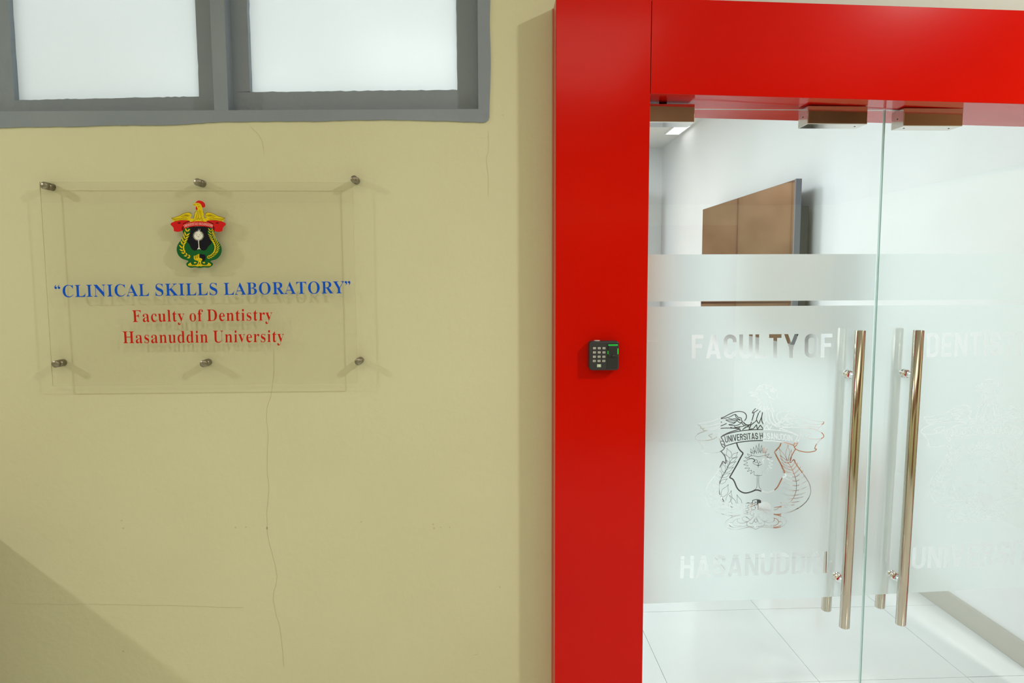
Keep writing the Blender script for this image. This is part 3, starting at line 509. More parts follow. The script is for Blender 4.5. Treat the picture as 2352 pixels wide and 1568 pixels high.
# map of the right door's drawing onto the left one: least squares, bilinear terms
_src = [(2274.2, 870.9), (2123.2, 990.9), (2223, 1025.3), (2288.5, 1023), (2192.1, 1081.1), (2310.3, 1077), (2247.8, 1129.3), (2242, 1196.5)]
_dst = [(1756.3, 880.6), (1596.4, 1005.4), (1706.5, 1039.4), (1778.9, 1038.5), (1675.6, 1098.7), (1804.8, 1094.5), (1738.7, 1148.1), (1735.7, 1211.2)]
def _fit():
    import numpy as np
    Am = np.array([[x - 2240, y - 1050, 1] for x, y in _src]); Bm = np.array(_dst)
    return np.linalg.lstsq(Am, Bm, rcond=None)[0]
_K = _fit()
def R1(x, y):
    px, py = 2110 + x / 8.711 - 2240, 860 + y / 8.711 - 1050
    return (px * _K[0][0] + py * _K[1][0] + _K[2][0], px * _K[0][1] + py * _K[1][1] + _K[2][1])
def S2(x, y): return R1(x, y + 1480.9)
YFILM = YG + .0085
def W2(p):
    q = PY(p[0], p[1], YFILM); return (q.x, q.z)
cut = []
def ln(fn, pts, w, smooth=True, k=4, taper=False, mirror=None):
    P = [Vector(W2(fn(*p))) for p in pts]
    if smooth: P = catmull(P, k)
    cut.extend(stroke_quads(P, w * .00115, .3, taper))
    if mirror is not None:
        P2 = [Vector((2 * mirror - p.x, p.y)) for p in P]
        cut.extend(stroke_quads(P2, w * .00115, .3, taper))
AX1 = W2(R1(1308, 1000))[0]; AX2 = W2(R1(1350, 700))[0]; AX3 = W2(S2(1160, 1300))[0]
w = 2.3
# rooster
ln(R1, [(1260, 205), (1300, 170), (1345, 122), (1400, 105), (1430, 97), (1465, 112), (1505, 110), (1540, 130), (1575, 150), (1600, 182), (1640, 205), (1660, 250), (1655, 300), (1640, 345), (1610, 380), (1575, 388), (1540, 365), (1505, 330)], w)
for q in (((1385, 130), (1388, 150)), ((1455, 120), (1460, 185)), ((1530, 160), (1545, 245)), ((1565, 165), (1575, 250)), ((1600, 190), (1605, 260))): ln(R1, q, 3.2, False)
ln(R1, [(1260, 218), (1310, 203), (1370, 202), (1420, 220), (1460, 265), (1495, 325), (1520, 380), (1530, 450), (1545, 530), (1565, 590), (1588, 638), (1545, 630)], w)
ln(R1, [(1265, 228), (1210, 228), (1150, 250), (1195, 268), (1255, 262), (1290, 278)], w)
ln(R1, [(1280, 290), (1220, 300), (1165, 320), (1220, 331), (1270, 331), (1300, 370), (1328, 420), (1335, 465), (1300, 495), (1262, 480), (1255, 445), (1275, 415), (1305, 400)], w)
ln(R1, [(1340, 265), (1365, 270), (1350, 278)], 2); ln(R1, [(1345, 340), (1375, 355), (1395, 350)], 1.2); ln(R1, [(1350, 390), (1370, 378), (1385, 400)], 1.2)
ln(R1, [(1330, 490), (1270, 545), (1210, 605), (1185, 655), (1240, 630), (1300, 580), (1352, 515), (1340, 590), (1310, 650)], w)
ln(R1, [(1345, 600), (1375, 615), (1405, 510), (1410, 600), (1390, 640)], w); ln(R1, [(1410, 610), (1450, 560), (1465, 515), (1475, 600), (1500, 560), (1520, 610), (1545, 635)], w)
ln(R1, [(1215, 655), (1190, 740), (1165, 820), (1140, 885)], w)
ln(R1, [(1300, 650), (1270, 730), (1255, 790), (1288, 862)], w); ln(R1, [(1370, 640), (1350, 730), (1325, 790), (1295, 865)], w)
ln(R1, [(1350, 730), (1350, 810), (1375, 875)], w); ln(R1, [(1435, 645), (1430, 740), (1410, 820), (1378, 875)], w)
ln(R1, [(1430, 740), (1445, 820), (1500, 872)], w); ln(R1, [(1485, 640), (1495, 740), (1510, 820), (1560, 880), (1620, 925), (1680, 925)], w)
ln(R1, [(1545, 640), (1555, 730), (1580, 810), (1625, 865), (1690, 830)], w)
ln(R1, [(1255, 800), (1200, 850), (1150, 890), (1110, 975), (1190, 962), (1250, 885), (1262, 975)], w, False)
ln(R1, [(1262, 975), (1320, 893), (1375, 975), (1440, 893), (1475, 980), (1530, 905)], w, False)
ln(R1, [(1140, 885), (1080, 920), (1020, 960)], w); ln(R1, [(1130, 930), (1060, 930), (990, 985)], w)
# wings
mr = AX2
ln(R1, [(1010, 832), (1060, 772), (1072, 710), (1050, 660), (1000, 632), (930, 625), (850, 640), (760, 680), (660, 735), (560, 770), (450, 810), (330, 842), (185, 855)], w, mirror=mr)
ln(R1, [(185, 855), (190, 880), (215, 905), (330, 910), (450, 892), (550, 862), (620, 830)], w, mirror=mr)
ln(R1, [(225, 915), (245, 958), (370, 955), (520, 932), (620, 900), (705, 860)], w, mirror=mr)
ln(R1, [(262, 962), (290, 1000), (400, 985), (520, 962)], w, mirror=mr)
ln(R1, [(600, 768), (690, 755), (780, 725), (870, 683), (920, 738), (975, 755), (985, 805), (1010, 832)], 1.9, mirror=mr)
ln(R1, [(870, 683), (885, 740), (960, 790)], 1.9, mirror=mr); ln(R1, [(740, 760), (800, 775), (870, 770), (960, 800)], 1.9, mirror=mr)
ln(R1, [(690, 790), (760, 828), (850, 835), (900, 800), (850, 800), (780, 795), (690, 790)], 1.9, mirror=mr)
ln(R1, [(900, 800), (930, 835), (985, 840), (980, 800)], 1.9, mirror=mr)
ln(R1, [(740, 885), (800, 900), (900, 895), (985, 845)], 1.9, mirror=mr); ln(R1, [(740, 882), (820, 870), (870, 835)], 1.9, mirror=mr)
ln(R1, [(770, 935), (830, 950), (900, 930), (1010, 915), (1020, 900)], 1.9, mirror=mr); ln(R1, [(840, 915), (890, 950), (950, 935)], 1.9, mirror=mr)
ln(R1, [(1010, 832), (1040, 870), (1080, 892), (1140, 885)], 3, mirror=mr); ln(R1, [(985, 845), (1010, 890), (1060, 910)], 2, mirror=mr)
# ribbon
mr = AX1
ln(R1, [(945, 968), (860, 955), (700, 950), (560, 960), (400, 985), (270, 1022), (165, 1075), (118, 1140), (150, 1182), (230, 1195), (350, 1190), (450, 1165), (530, 1112), (555, 1050)], w, mirror=mr)
ln(R1, [(555, 1050), (500, 1050), (430, 1065), (370, 1095), (405, 1125), (425, 1160)], w, mirror=mr)
ln(R1, [(150, 1182), (200, 1240), (250, 1320), (262, 1385), (232, 1395), (262, 1432), (380, 1450), (500, 1432), (600, 1392), (650, 1330), (652, 1260), (625, 1190), (590, 1125)], w, mirror=mr)
ln(R1, [(555, 1050), (560, 1140), (580, 1230), (605, 1300), (640, 1340)], w, mirror=mr); ln(R1, [(570, 1225), (600, 1205), (640, 1215)], 1.9, mirror=mr); ln(R1, [(590, 1275), (620, 1265), (650, 1290)], 1.9, mirror=mr)
ln(R1, [(590, 1125), (700, 1070), (850, 1027), (1000, 1000), (1150, 985), (1308, 980)], w, mirror=mr)
ln(R1, [(590, 1122), (760, 1030), (945, 968), (945, 1008)], w, False, mirror=mr)
ln(R1, [(620, 1105), (700, 1062), (760, 1035)], 4, False, mirror=mr)
ln(R1, [(650, 1310), (760, 1270), (900, 1232), (1100, 1205), (1308, 1195)], 2.5, mirror=mr)
# inner shield
ln(S2, [(872, -240), (890, -170), (925, -100), (985, -38)], 3.4); ln(S2, [(985, -38), (935, 45), (870, 170), (790, 310), (715, 440)], 3.6, False)
ln(S2, [(715, 440), (770, 468), (805, 530), (835, 620), (880, 690), (950, 733), (1020, 740), (1110, 715), (1200, 682), (1290, 706), (1400, 727), (1500, 700), (1580, 630), (1635, 530), (1680, 450), (1748, 410)], 3.4)
ln(S2, [(1748, 410), (1715, 310), (1660, 170), (1600, 40), (1555, -60)], 3.6, False); ln(S2, [(1555, -60), (1610, -120), (1660, -180), (1685, -245)], 3.4)
# outer shield
ln(S2, [(585, -70), (640, 10), (662, 90), (658, 160), (605, 118)], 2.6); ln(S2, [(605, 118), (555, 220), (470, 365), (370, 500), (300, 610), (265, 720), (257, 820), (280, 920), (340, 1020), (430, 1095), (560, 1155), (700, 1185), (880, 1175)], 2.6)
ln(S2, [(1945, -120), (1885, -20), (1850, 60), (1840, 145), (1905, 82)], 2.6); ln(S2, [(1905, 82), (1950, 190), (2040, 330), (2110, 445), (2168, 560), (2190, 700), (2155, 820), (2080, 930), (1960, 1030), (1800, 1110), (1600, 1160), (1460, 1155)], 2.6)
# pedestal
ln(S2, [(880, 1175), (740, 1210), (645, 1270), (600, 1340), (622, 1405), (700, 1450), (800, 1460), (900, 1440), (1040, 1408), (1145, 1450), (1160, 1450)], 2.4); ln(S2, [(1460, 1155), (1600, 1185), (1690, 1240), (1715, 1310), (1650, 1385), (1540, 1422), (1400, 1420), (1270, 1405), (1160, 1450)], 2.4)
m3 = AX3
for q in ([(1000, 1310), (900, 1335), (835, 1310), (825, 1255), (870, 1240)], [(870, 1240), (790, 1260), (745, 1310), (750, 1360), (800, 1390), (890, 1388)], [(745, 1325), (690, 1320), (670, 1365), (720, 1405), (820, 1420), (1000, 1380)], [(1050, 1260), (980, 1208), (920, 1225), (925, 1275), (980, 1300), (1030, 1295)], [(1130, 1190), (1060, 1270), (1000, 1320), (1010, 1385), (1090, 1400), (1160, 1395)], [(1160, 1200), (1140, 1260), (1090, 1340), (1040, 1330)], [(1160, 1240), (1135, 1290), (1160, 1320)], [(1120, 1130), (1130, 1165), (1090, 1180), (1065, 1140), (1100, 1080), (1160, 1065)]):
    ln(S2, q, 1.5, mirror=m3)
# castle: brick side in lines, the other side cut out solid
ln(S2, [(935, 1000), (960, 965), (1035, 932), (1075, 945), (1115, 930), (1120, 885), (1200, 865)], 1.8, False); ln(S2, [(940, 1000), (945, 1155), (1055, 1155)], 1.4, False)
for k in range(4): ln(S2, [(940, 1025 + 38 * k), (1060, 985 + 36 * k), (1192, 925 + 38 * k)] if k < 2 else [(942, 1030 + 38 * k), (1070, 1000 + 36 * k)], 1.4, False)
for bx, by in ((985, 985), (1050, 960), (1110, 935), (1160, 900), (1015, 1010), (1085, 990), (1150, 965), (985, 1055), (1040, 1040), (1010, 1100), (1160, 1010), (1095, 1040)): ln(S2, [(bx, by), (bx + 2, by + 36)], 1.4, False)
cut.append([Vector(W2(S2(*p))) for p in [(1195, 866), (1235, 868), (1272, 888), (1282, 930), (1335, 912), (1390, 928), (1440, 950), (1445, 1030), (1420, 1140), (1310, 1140), (1282, 1090), (1240, 1062), (1195, 1058)]])
# wreaths
def leaf(a, b, wid, bend=0.0):
    a = Vector(a); b = Vector(b); d = b - a; n = Vector((-d.y, d.x)).normalized()
    L = [a + d * t + n * (math.sin(math.pi * min(t * 1.15, 1)) * wid + math.sin(math.pi * t) * bend) for t in (0, .2, .4, .6, .8, 1)]
    R = [a + d * t + n * (-math.sin(math.pi * min(t * 1.15, 1)) * wid + math.sin(math.pi * t) * bend) for t in (0, .2, .4, .6, .8, 1)]
    return L, R
def wleaf(a, b, wid, bend=0, lw=.85):
    L, R = leaf(W2(S2(*a)), W2(S2(*b)), wid * .000145, bend * .000145)
    for q in (L, R): cut.extend(stroke_quads(catmull(q, 2), lw * .00115, .25))
stemL = [(740, 130), (690, 235), (640, 330), (590, 400), (560, 470), (525, 560), (515, 650), (530, 790), (570, 860), (620, 940), (680, 985), (740, 1020), (860, 1045), (940, 1045)]
ln(S2, stemL[:], 1.9)
for a, b, wd in (((750, 60), (690, -140), 55), ((770, 60), (890, -60), 40), ((735, 140), (640, -30), 35), ((730, 150), (880, 30), 30), ((680, 240), (655, 60), 30), ((680, 250), (850, 120), 32), ((620, 350), (600, 150), 45), ((625, 350), (800, 230), 32), ((570, 450), (510, 260), 40), ((575, 440), (740, 350), 32), ((530, 560), (430, 400), 40), ((530, 560), (680, 460), 36), ((512, 650), (350, 560), 45), ((560, 830), (690, 570), 70), ((530, 780), (290, 710), 50), ((560, 860), (310, 830), 50), ((650, 960), (740, 690), 60), ((620, 940), (330, 920), 50), ((790, 1010), (750, 700), 0), ((820, 1020), (700, 780), 45), ((690, 1000), (430, 1040), 45), ((910, 1020), (835, 770), 45), ((850, 1050), (620, 1140), 40)):
    if wd: wleaf(a, b, wd)
stemR = [(1790, 130), (1850, 240), (1890, 350), (1920, 450), (1935, 580), (1915, 720), (1860, 850), (1760, 950), (1600, 1010), (1470, 1030)]
ln(S2, stemR, 1.4)
wleaf((1780, 100), (1640, -150), 32, 20); wleaf((1790, 110), (1810, -210), 45, 0); wleaf((1800, 110), (1870, -110), 26, -10); wleaf((1810, 170), (1650, 0), 25, 10)
for i in range(13):
    t = i / 12
    P = catmull([Vector(p) for p in stemR], 6); q = P[int((len(P) - 1) * (.04 + .86 * t))]
    ang = math.radians(150 - 75 * t); L = 190 + 95 * math.sin(math.pi * t)
    wleaf((q.x, q.y), (q.x - L * math.cos(math.radians(30 - 75 * t)) * .82 - 15, q.y - L * (.55 - .35 * t) + 20 * t + (160 * (t - .5) if t > .5 else 0)), 10, 26, .7)
    wleaf((q.x, q.y), (q.x + L * math.cos(math.radians(70 - 70 * t)) * .72 + 18, q.y - L * (.75 - .8 * t)), 9, -12, .7)
# palm blossom: spiky round head over a slender trunk
def A2(x, y): return A(x, y)
pts = []
hc = (750, 835)
for i in range(44):
    a = -math.pi / 2 + 2 * math.pi * i / 44
    r = (128 if i % 2 == 0 else 92) * (1.0 + .10 * abs(math.cos(a)))
    if abs(a + math.pi / 2) < .5: r *= 1.18
    if abs(a - math.pi / 2) < .25: continue
    pts.append((hc[0] + r * math.cos(a), hc[1] + r * math.sin(a) * .93))
ln(A2, pts, .9, True, 3)
for k in range(-3, 4):
    wleaf_a = W2(A2(752 + k * 20, 745)); wleaf_b = W2(A2(756 + k * 26, 650 + abs(k) * 17))
    for q in leaf(wleaf_a, wleaf_b, .0024): cut.extend(stroke_quads(catmull(q, 2), .0009, .25))
ln(A2, [(640, 795), (690, 768), (752, 778), (810, 768), (860, 795)], 1.0); ln(A2, [(655, 800), (690, 795), (715, 810), (700, 830)], 2.0); ln(A2, [(855, 800), (815, 795), (790, 810), (800, 830)], 2.0)
ln(A2, [(715, 815), (728, 806), (742, 816), (735, 832), (720, 832), (715, 815)], 1.0); ln(A2, [(742, 826), (752, 846), (762, 826), (772, 836)], 1.0); ln(A2, [(735, 858), (750, 862), (766, 856)], 1.3); ln(A2, [(750, 846), (750, 880)], 1.0, False); ln(A2, [(695, 835), (720, 852), (750, 858), (785, 850), (802, 832)], .9)
ln(A2, [(738, 945), (740, 1010), (736, 1060), (722, 1085), (690, 1102)], 1.0); ln(A2, [(755, 950), (754, 1020), (758, 1065), (780, 1090), (800, 1100)], 1.0)
# banner lettering on its arc
bt, bw = sans_text('UNIVERSITAS HASANUDDIN', .10, .36, .14)
b0, b1, b2 = (668, 1238), (1308, 1182), (1895, 1215)   # bottom line of the letters (R1)
t0, t1, t2 = (652, 1110), (1308, 1045), (1890, 1092)
def qb(a, b, c, t): return (a[0] * (1 - t) ** 2 + b[0] * 2 * t * (1 - t) + c[0] * t * t, a[1] * (1 - t) ** 2 + b[1] * 2 * t * (1 - t) + c[1] * t * t)
def banner_map(p):
    u, v = p[0] / bw, p[1]
    lo = qb(b0, (1290, 1110), b2, u); hi = qb(t0, (1290, 985), t2, u)
    return Vector(W2(R1(lo[0] * (1 - v) + hi[0] * v, lo[1] * (1 - v) + hi[1] * v)))
cut_banner = [[banner_map(p) for p in q] for q in bt]
cut += cut_banner

def words(txt, px_quad, gap=.115, space=.27):
    t, wd = sans_text(txt, gap, space)
    Q = [Vector(W2(p)) for p in px_quad]
    return [[bilin(Q, p[0] / wd, p[1]) for p in q] for q in t]
emblem = list(cut)
left_words = words('FACULTY OF', [(1589, 823.5), (1911, 821), (1912, 766), (1589, 769)]) + words('HASANUDDIN', [(1562, 1328), (1898, 1315), (1899.5, 1266), (1564, 1277)])
dn = Vector(W2((2136, 819))), Vector(W2((2352, 816)))
right_words = words('DENTISTRY', [(2128, 820), (2400, 814), (2402, 760), (2130, 765)], .13) + words('UNIVERSITY', [(2093, 1306), (2400, 1292), (2406, 1236), (2097, 1257)], .10)
SHIFT = Vector((sum(W2(s)[0] - W2(d)[0] for s, d in zip(_src, _dst)) / 8, sum(W2(s)[1] - W2(d)[1] for s, d in zip(_src, _dst)) / 8))

XD0, XDG, XD1 = .458, 1.1575, 1.855   # left edge, meeting gap, right edge
FZ = (1.655, 1.5035, 1.512)  # upper band bottom / lower film top / upper band bottom
def film_mesh(name, x0, x1, zb0, zb1, holes, parent, off):
    body = [(x0, zb0), (x1, zb1), (x1, FZ[1]), (x0, FZ[1])]
    v, f, of = cdt_tris([body] + holes)
    tri = [t for t, o in zip(f, of) if 0 in o and len(o) == 1]
    V = [Vector((q.x, YFILM, q.y)) - off for q in v]
    k = len(V)
    for (z0, z1) in ((1.5185, 1.6545),):
        V += [Vector((x, YFILM, z)) - off for x, z in ((x0, z0), (x1, z0), (x1, z1), (x0, z1))]
        tri += [[k, k + 1, k + 2], [k, k + 2, k + 3]]
    me = bpy.data.meshes.new(name); me.from_pydata(V, [], tri); me.update()
    return link(name, me, parent, [m_film])
ZD0, ZD1 = .012, 2.064
def door(n, x0, x1, holes, label, zb):
    d = tag(empty('door_%d' % n, ((x0 + x1) / 2, YG, 0)), label, kind='structure')
    off = Vector(d.location)
    bm = bmesh.new(); v, fs = bm_box(bm, Vector((x0, YG, ZD0)) - off, Vector((x1, YG + .008, ZD1)) - off)
    bm.normal_update()
    for f in bm.faces:
        f.material_index = 0 if abs(f.calc_center_median().y) < .0005 or abs(f.calc_center_median().y - .008) < .0005 else 1
    g = fin('glass_panel', bm, [m_glass, m_edge], d)
    fm = film_mesh('frosted_film', x0 + .002, x1 - .002, zb[0], zb[1], holes, d, off)
    return d, off
d1, o1 = door(1, XD0, XDG - .0015, emblem + left_words, 'left glass door leaf with frosted film lettered FACULTY OF HASANUDDIN', (.603, .613))
d2, o2 = door(2, XDG + .0015, XD1, [[Vector(p) + SHIFT for p in q] for q in emblem] + right_words, 'right glass door leaf with frosted film lettered DENTISTRY UNIVERSITY', (.614, .634))

def handle(d, off, ptop, pbot, stands):
    YH = 1.915
    a = PY(*ptop, YH); b = PY(*pbot, YH)
    for side in (0, 1):
        y = YH if side == 0 else 2 * (YG + .004) - YH
        bm = bmesh.new(); aa = Vector((a.x, y, a.z)) - off; bb = Vector((b.x, y, b.z)) - off
        L = (bb - aa).length
        bm_lathe(bm, aa, bb - aa, [(0, 0), (0, .0135), (.0010, .0145), (L - .001, .0145), (L, .0135), (L, 0)], 40)
        h = fin('pull_bar', bm, m_steel, d)
        for pz in stands:
            t = (a.z - pz) / (a.z - b.z); p = a.lerp(b, t)
            yy = YG if side == 0 else YG + .008
            sgn = 1 if side == 0 else -1
            bm = bmesh.new()
            bm_lathe(bm, Vector((p.x, yy - sgn * .0003, p.z)) - off, (0, -sgn, 0), [(0, 0), (0, .0128), (.005, .0128), (.0065, .0115), (.0072, .0092), (abs(y - yy) - .010, .0092)], 28)
            o = fin('standoff', bm, m_chrome, h)
z1 = PY(1943, 860, YG).z; z2 = PY(1920, 1325, YG).z
handle(d1, o1, (1976.5, 758.5), (1939, 1440), (z1, z2))
z1 = PY(2073, 858, YG).z; z2 = PY(2050, 1321, YG).z
handle(d2, o2, (2110.5, 758), (2068.5, 1433), (z1, z2))

# patch fittings clamped over the glass
m_fas = nz(mat('brown_fascia', rough=.5), 2, (.22, .10, .045), (.30, .14, .06))
m_fit = mat('bronze_mirror_plate', (.62, .56, .50), .10, 1)
def fitting(d, off, x0, x1, z0, z1, y0, y1, mt, name='patch_fitting', screws=True):
    bm = bmesh.new(); bm_box(bm, Vector((x0, y0, z0)) - off, Vector((x1, y1, z1)) - off)
    o = fin(name, bm, mt, d, .0015)
    if screws:
        for sx in (x0 + .02, x1 - .02):
            bm = bmesh.new(); bm_lathe(bm, Vector((sx, (y0 + y1) / 2, z0 + .0002)) - off, (0, 0, -1), [(0, .0025), (.0008, .0025), (.0008, 0)], 12)
            fin('screw', bm, m_black, o)
        bm = bmesh.new(); bm_lathe(bm, Vector((x0 + .0002, (y0 + y1) / 2, (z0 + z1) / 2)) - off, (-1, 0, 0), [(0, .0022), (.0008, .0022), (.0008, 0)], 12)
        fin('screw', bm, m_black, o)
    return o
YP = 1.935
for d, off, px0, px1, pb in ((d1, o1, 1855, 1992, 284.5), (d2, o2, 2075, 2211, 289)):
    p0 = PY(px0, pb, YP); p1 = PY(px1, pb, YP)
    fitting(d, off, p0.x, p1.x, p0.z, p0.z + .050, YP, YG + .030, m_fit)
p1 = PY(1595.5, 281, YP); fitting(d1, o1, XD0 + .001, p1.x, p1.z, p1.z + .050, YP, YG + .034, m_chrome, screws=False)
bm = bmesh.new(); bm_lathe(bm, Vector((XD0 + .055, YG + .004, p1.z + .050)) - o1, (0, 0, 1), [(0, .011), (.018, .011), (.018, 0)], 20); fin('pivot_pin', bm, m_black, d1)

# ============================================================ THE SIGN
SY = .0235  # gap between wall and sheet
pc = [PY(97, 423, YW - SY), PY(812.5, 414.5, YW - SY), PY(819, 881, YW - SY), PY(118, 884, YW - SY)]
sx0 = (pc[0].x + pc[3].x) / 2; sx1 = (pc[1].x + pc[2].x) / 2; sz1 = (pc[0].z + pc[1].z) / 2; sz0 = (pc[2].z + pc[3].z) / 2
sign = tag(empty('wall_sign', ((sx0 + sx1) / 2, YW, sz0)), 'clear acrylic sign with a coloured rooster crest reading CLINICAL SKILLS LABORATORY on the cream wall', 'sign')
so = Vector(sign.location)
bm = bmesh.new(); bm_box(bm, Vector((sx0, YW - SY - .003, sz0)) - so, Vector((sx1, YW - SY, sz1)) - so)
for f in bm.faces:
    c = f.calc_center_median().y
    f.material_index = 0 if abs(c + SY) < .0003 or abs(c + SY + .003) < .0003 else 1
fin('acrylic_sheet', bm, [m_acr, m_acr_e], sign)
YPR = YW - SY - .0034
def W3(px, py):
    q = PY(px, py, YPR); return Vector((q.x, q.z))
to3 = lambda x, y: Vector((x, YPR, y)) - so
fwd = Vector((0, -1, 0))
for (cx, cy, bx, by) in ((100, 425.5, 0, 0), (452.5, 417.5, 0, 0), (813, 411, 0, 0), (126.5, 836, 0, 0), (466.5, 835, 0, 0), (822.5, 830.5, 0, 0)):
    c = PY(cx, cy, YW - .038)
    bm = bmesh.new(); bm_lathe(bm, Vector((c.x, YW - .0003, c.z)) - so, (0, -1, 0), [(0, 0), (0, .0098), (SY - .001, .0098), (SY - .001, 0)], 28)
    b_ = fin('standoff', bm, m_pin, sign)
    bm = bmesh.new(); bm_lathe(bm, Vector((c.x, YW - SY - .0033, c.z)) - so, (0, -1, 0), [(0, 0), (0, .0098), (.0100, .0098), (.0112, .0088), (.0112, 0)], 28)
    fin('cap', bm, m_pin, b_)
def ink(name, col, rough=.45): return mat(name, col, rough, spec=.12)
i_blue = ink('blue_ink', (.003, .085, .58)); i_red = ink('dark_red_ink', (.52, .012, .003)); i_yel = ink('yellow_ink', (.72, .55, .01)); i_green = ink('green_ink', (.008, .11, .025)); i_black = ink('black_ink', (.008, .008, .014)); i_r2 = ink('ribbon_red_ink', (.62, .012, .012)); i_white = ink('white_ink', (.78, .78, .70)); i_pink = ink('pale_pink_ink', (.85, .45, .42)); i_line = ink('dark_olive_ink', (.10, .07, .004)); i_dred = ink('deep_red_ink', (.16, .004, .006))
def glyph(ch):
    a, cs = G[ch]
    return a / 1000, [[tuple(int(v) / 1000 for v in p.split(',')) for p in c.split(' ')] for c in cs]
def serif(name, txt, px_quad, mt, track=0.0, space=.22, overrides=None):
    x = 0; conts = []
    for ch in txt:
        if ch == ' ': x += space; continue
        if ch in '“”':
            base = [(.03, .47), (.075, .475), (.105, .445), (.108, .395), (.085, .345), (.045, .312), (.035, .322), (.06, .35), (.07, .375), (.045, .385), (.018, .40), (.010, .435)]
            base = [(p[0], p[1] - .01) for p in base]
            if ch == '“': base = [(.118 - p[0], .775 - p[1]) for p in base]
            for k in (0, .125): conts.append([(p[0] + x + k, p[1]) for p in base])
            x += .265 + track; continue
        a, cs = glyph(ch)
        for c in cs: conts.append([(p[0] + x, p[1]) for p in c])
        x += a + track
    wd = x - track; Q = [Vector(W3(*p)) for p in px_quad]
    polys = [[bilin(Q, p[0] / wd, p[1] / .455) for p in c] for c in conts]
    v, f, of = cdt_tris(polys)
    tri = [t for t, o in zip(f, of) if sum(o.values()) != 0]
    me = bpy.data.meshes.new(name); me.from_pydata([to3(q.x, q.y) for q in v], [], tri); me.update()
    return link(name, me, sign, [mt])
tag(serif('title_lettering', '“CLINICAL SKILLS LABORATORY”', [(125.5, 682.5), (807.5, 673), (806.5, 645.5), (124, 655)], i_blue, .012, .175), 'blue capitals reading “CLINICAL SKILLS LABORATORY”')
tag(serif('lettering', 'Faculty of Dentistry', [(304, 739.3), (625.5, 735.5), (625.5, 709), (302, 712.5)], i_red, .018, .17), 'red line reading Faculty of Dentistry')
tag(serif('lettering', 'Hasanuddin University', [(282, 788), (652.5, 785), (652.5, 758), (280.5, 761)], i_red, .018, .17), 'red line reading Hasanuddin University')
# coloured crest
def K(x, y): return Vector(W3(370 + x / 8.711, 450 + y / 8.711))
def KP(pts, smooth=True, k=4): 
    P = [K(*p) for p in pts]
    return catmull(P, k, True) if smooth else P
def mirK(pts, ax=745): return [(2 * ax - x, y) for x, y in pts]
def KL(pts, w, k=4): return stroke_quads(catmull([K(*p) for p in pts], k), w * .000148, .3)
vase = [(500, 640), (430, 695), (450, 745), (458, 785), (440, 780), (425, 830), (385, 895), (340, 960), (313, 1040), (318, 1120), (355, 1195), (425, 1255), (545, 1300), (505, 1350), (520, 1400), (590, 1435), (680, 1427), (770, 1437), (860, 1427), (950, 1430), (1022, 1395), (1037, 1350), (990, 1300), (1110, 1260), (1180, 1190), (1210, 1110), (1207, 1030), (1172, 950), (1115, 870), (1075, 810), (1058, 770), (1042, 785), (1048, 735), (1070, 700), (1000, 640)]
shield = [(572, 615), (590, 690), (565, 780), (528, 880), (530, 930), (565, 960), (590, 1020), (630, 1075), (690, 1092), (760, 1065), (840, 1092), (900, 1075), (945, 1010), (1005, 950), (1010, 890), (965, 810), (930, 740), (945, 670), (950, 615)]
def crest_part(name, layers, lvl, parent=sign):
    mats = []; L2 = []
    for polys, m in layers:
        if m not in mats: mats.append(m)
        L2.append((polys, mats.index(m)))
    return flat_mesh(name, L2, lambda x, y: to3(x, y) + fwd * lvl, mats, parent, fwd, .00006)
def leafs(stem, n, L, wd, a_in, a_out, t0=.04, t1=.98, curve=0):
    P = catmull([Vector(p) for p in stem], 8); out = []
    for i in range(n):
        t = t0 + (t1 - t0) * i / (n - 1); j = int(t * (len(P) - 2)); p = P[j]; d = (P[j] - P[j + 1]).normalized()
        for ang in (a_in, a_out):
            c, s = math.cos(ang), math.sin(ang); dd = Vector((d.x * c - d.y * s, d.x * s + d.y * c)); nn = Vector((-dd.y, dd.x)) * (1 if ang > 0 else -1)
            LL = L * (.75 + .45 * math.sin(math.pi * min(1, .15 + t)))
            pts = [p + dd * LL * u + nn * (wd * math.sin(math.pi * u ** .8) + curve * u * u) for u in (0, .25, .5, .75, 1)] + [p + dd * LL * u + nn * (-wd * math.sin(math.pi * u ** .8) + curve * u * u) for u in (.75, .5, .25)]
            out.append([K(*q) for q in pts])
    return out
ws = [(520, 700), (500, 790), (470, 870), (445, 940), (428, 1020), (440, 1090), (475, 1150), (530, 1200), (610, 1235)]
ws2 = [(1000, 690), (1020, 790), (1060, 880), (1095, 960), (1105, 1040), (1085, 1110), (1040, 1170), (970, 1215), (895, 1235)]
crest_part('shield', [([KP(vase)], i_green), ([KP(shield)], i_black), ([KP([(775, 1170), (830, 1165), (885, 1185), (890, 1250), (860, 1295), (780, 1290)])], i_black)], 0)
crest_part('laurel_branch', [(leafs(ws, 10, 92, 15, .62, -.62), i_yel), (KL(ws, 7), i_line)], .0003)
crest_part('palm_branch', [(leafs(ws2, 16, 98, 8.5, .72, -.72, curve=-14), i_yel), (KL(ws2, 6), i_line)], .0003)
head = [(693, 150), (740, 138), (785, 160), (818, 215), (835, 290), (852, 330), (850, 400), (868, 445), (915, 480), (915, 515), (575, 515), (570, 485), (625, 462), (660, 440), (675, 380), (690, 318), (722, 280), (728, 235), (700, 200), (640, 192), (662, 182), (622, 165), (660, 147)]
lw_ = [(208, 445), (270, 432), (345, 402), (400, 375), (470, 345), (545, 330), (600, 350), (612, 395), (590, 440), (640, 458), (620, 478), (570, 492), (480, 490), (262, 508), (232, 470)]
comb = [(690, 140), (705, 118), (730, 98), (760, 90), (800, 96), (835, 112), (868, 140), (886, 180), (880, 215), (850, 232), (822, 222), (808, 185), (780, 152), (740, 138)]
ft = []
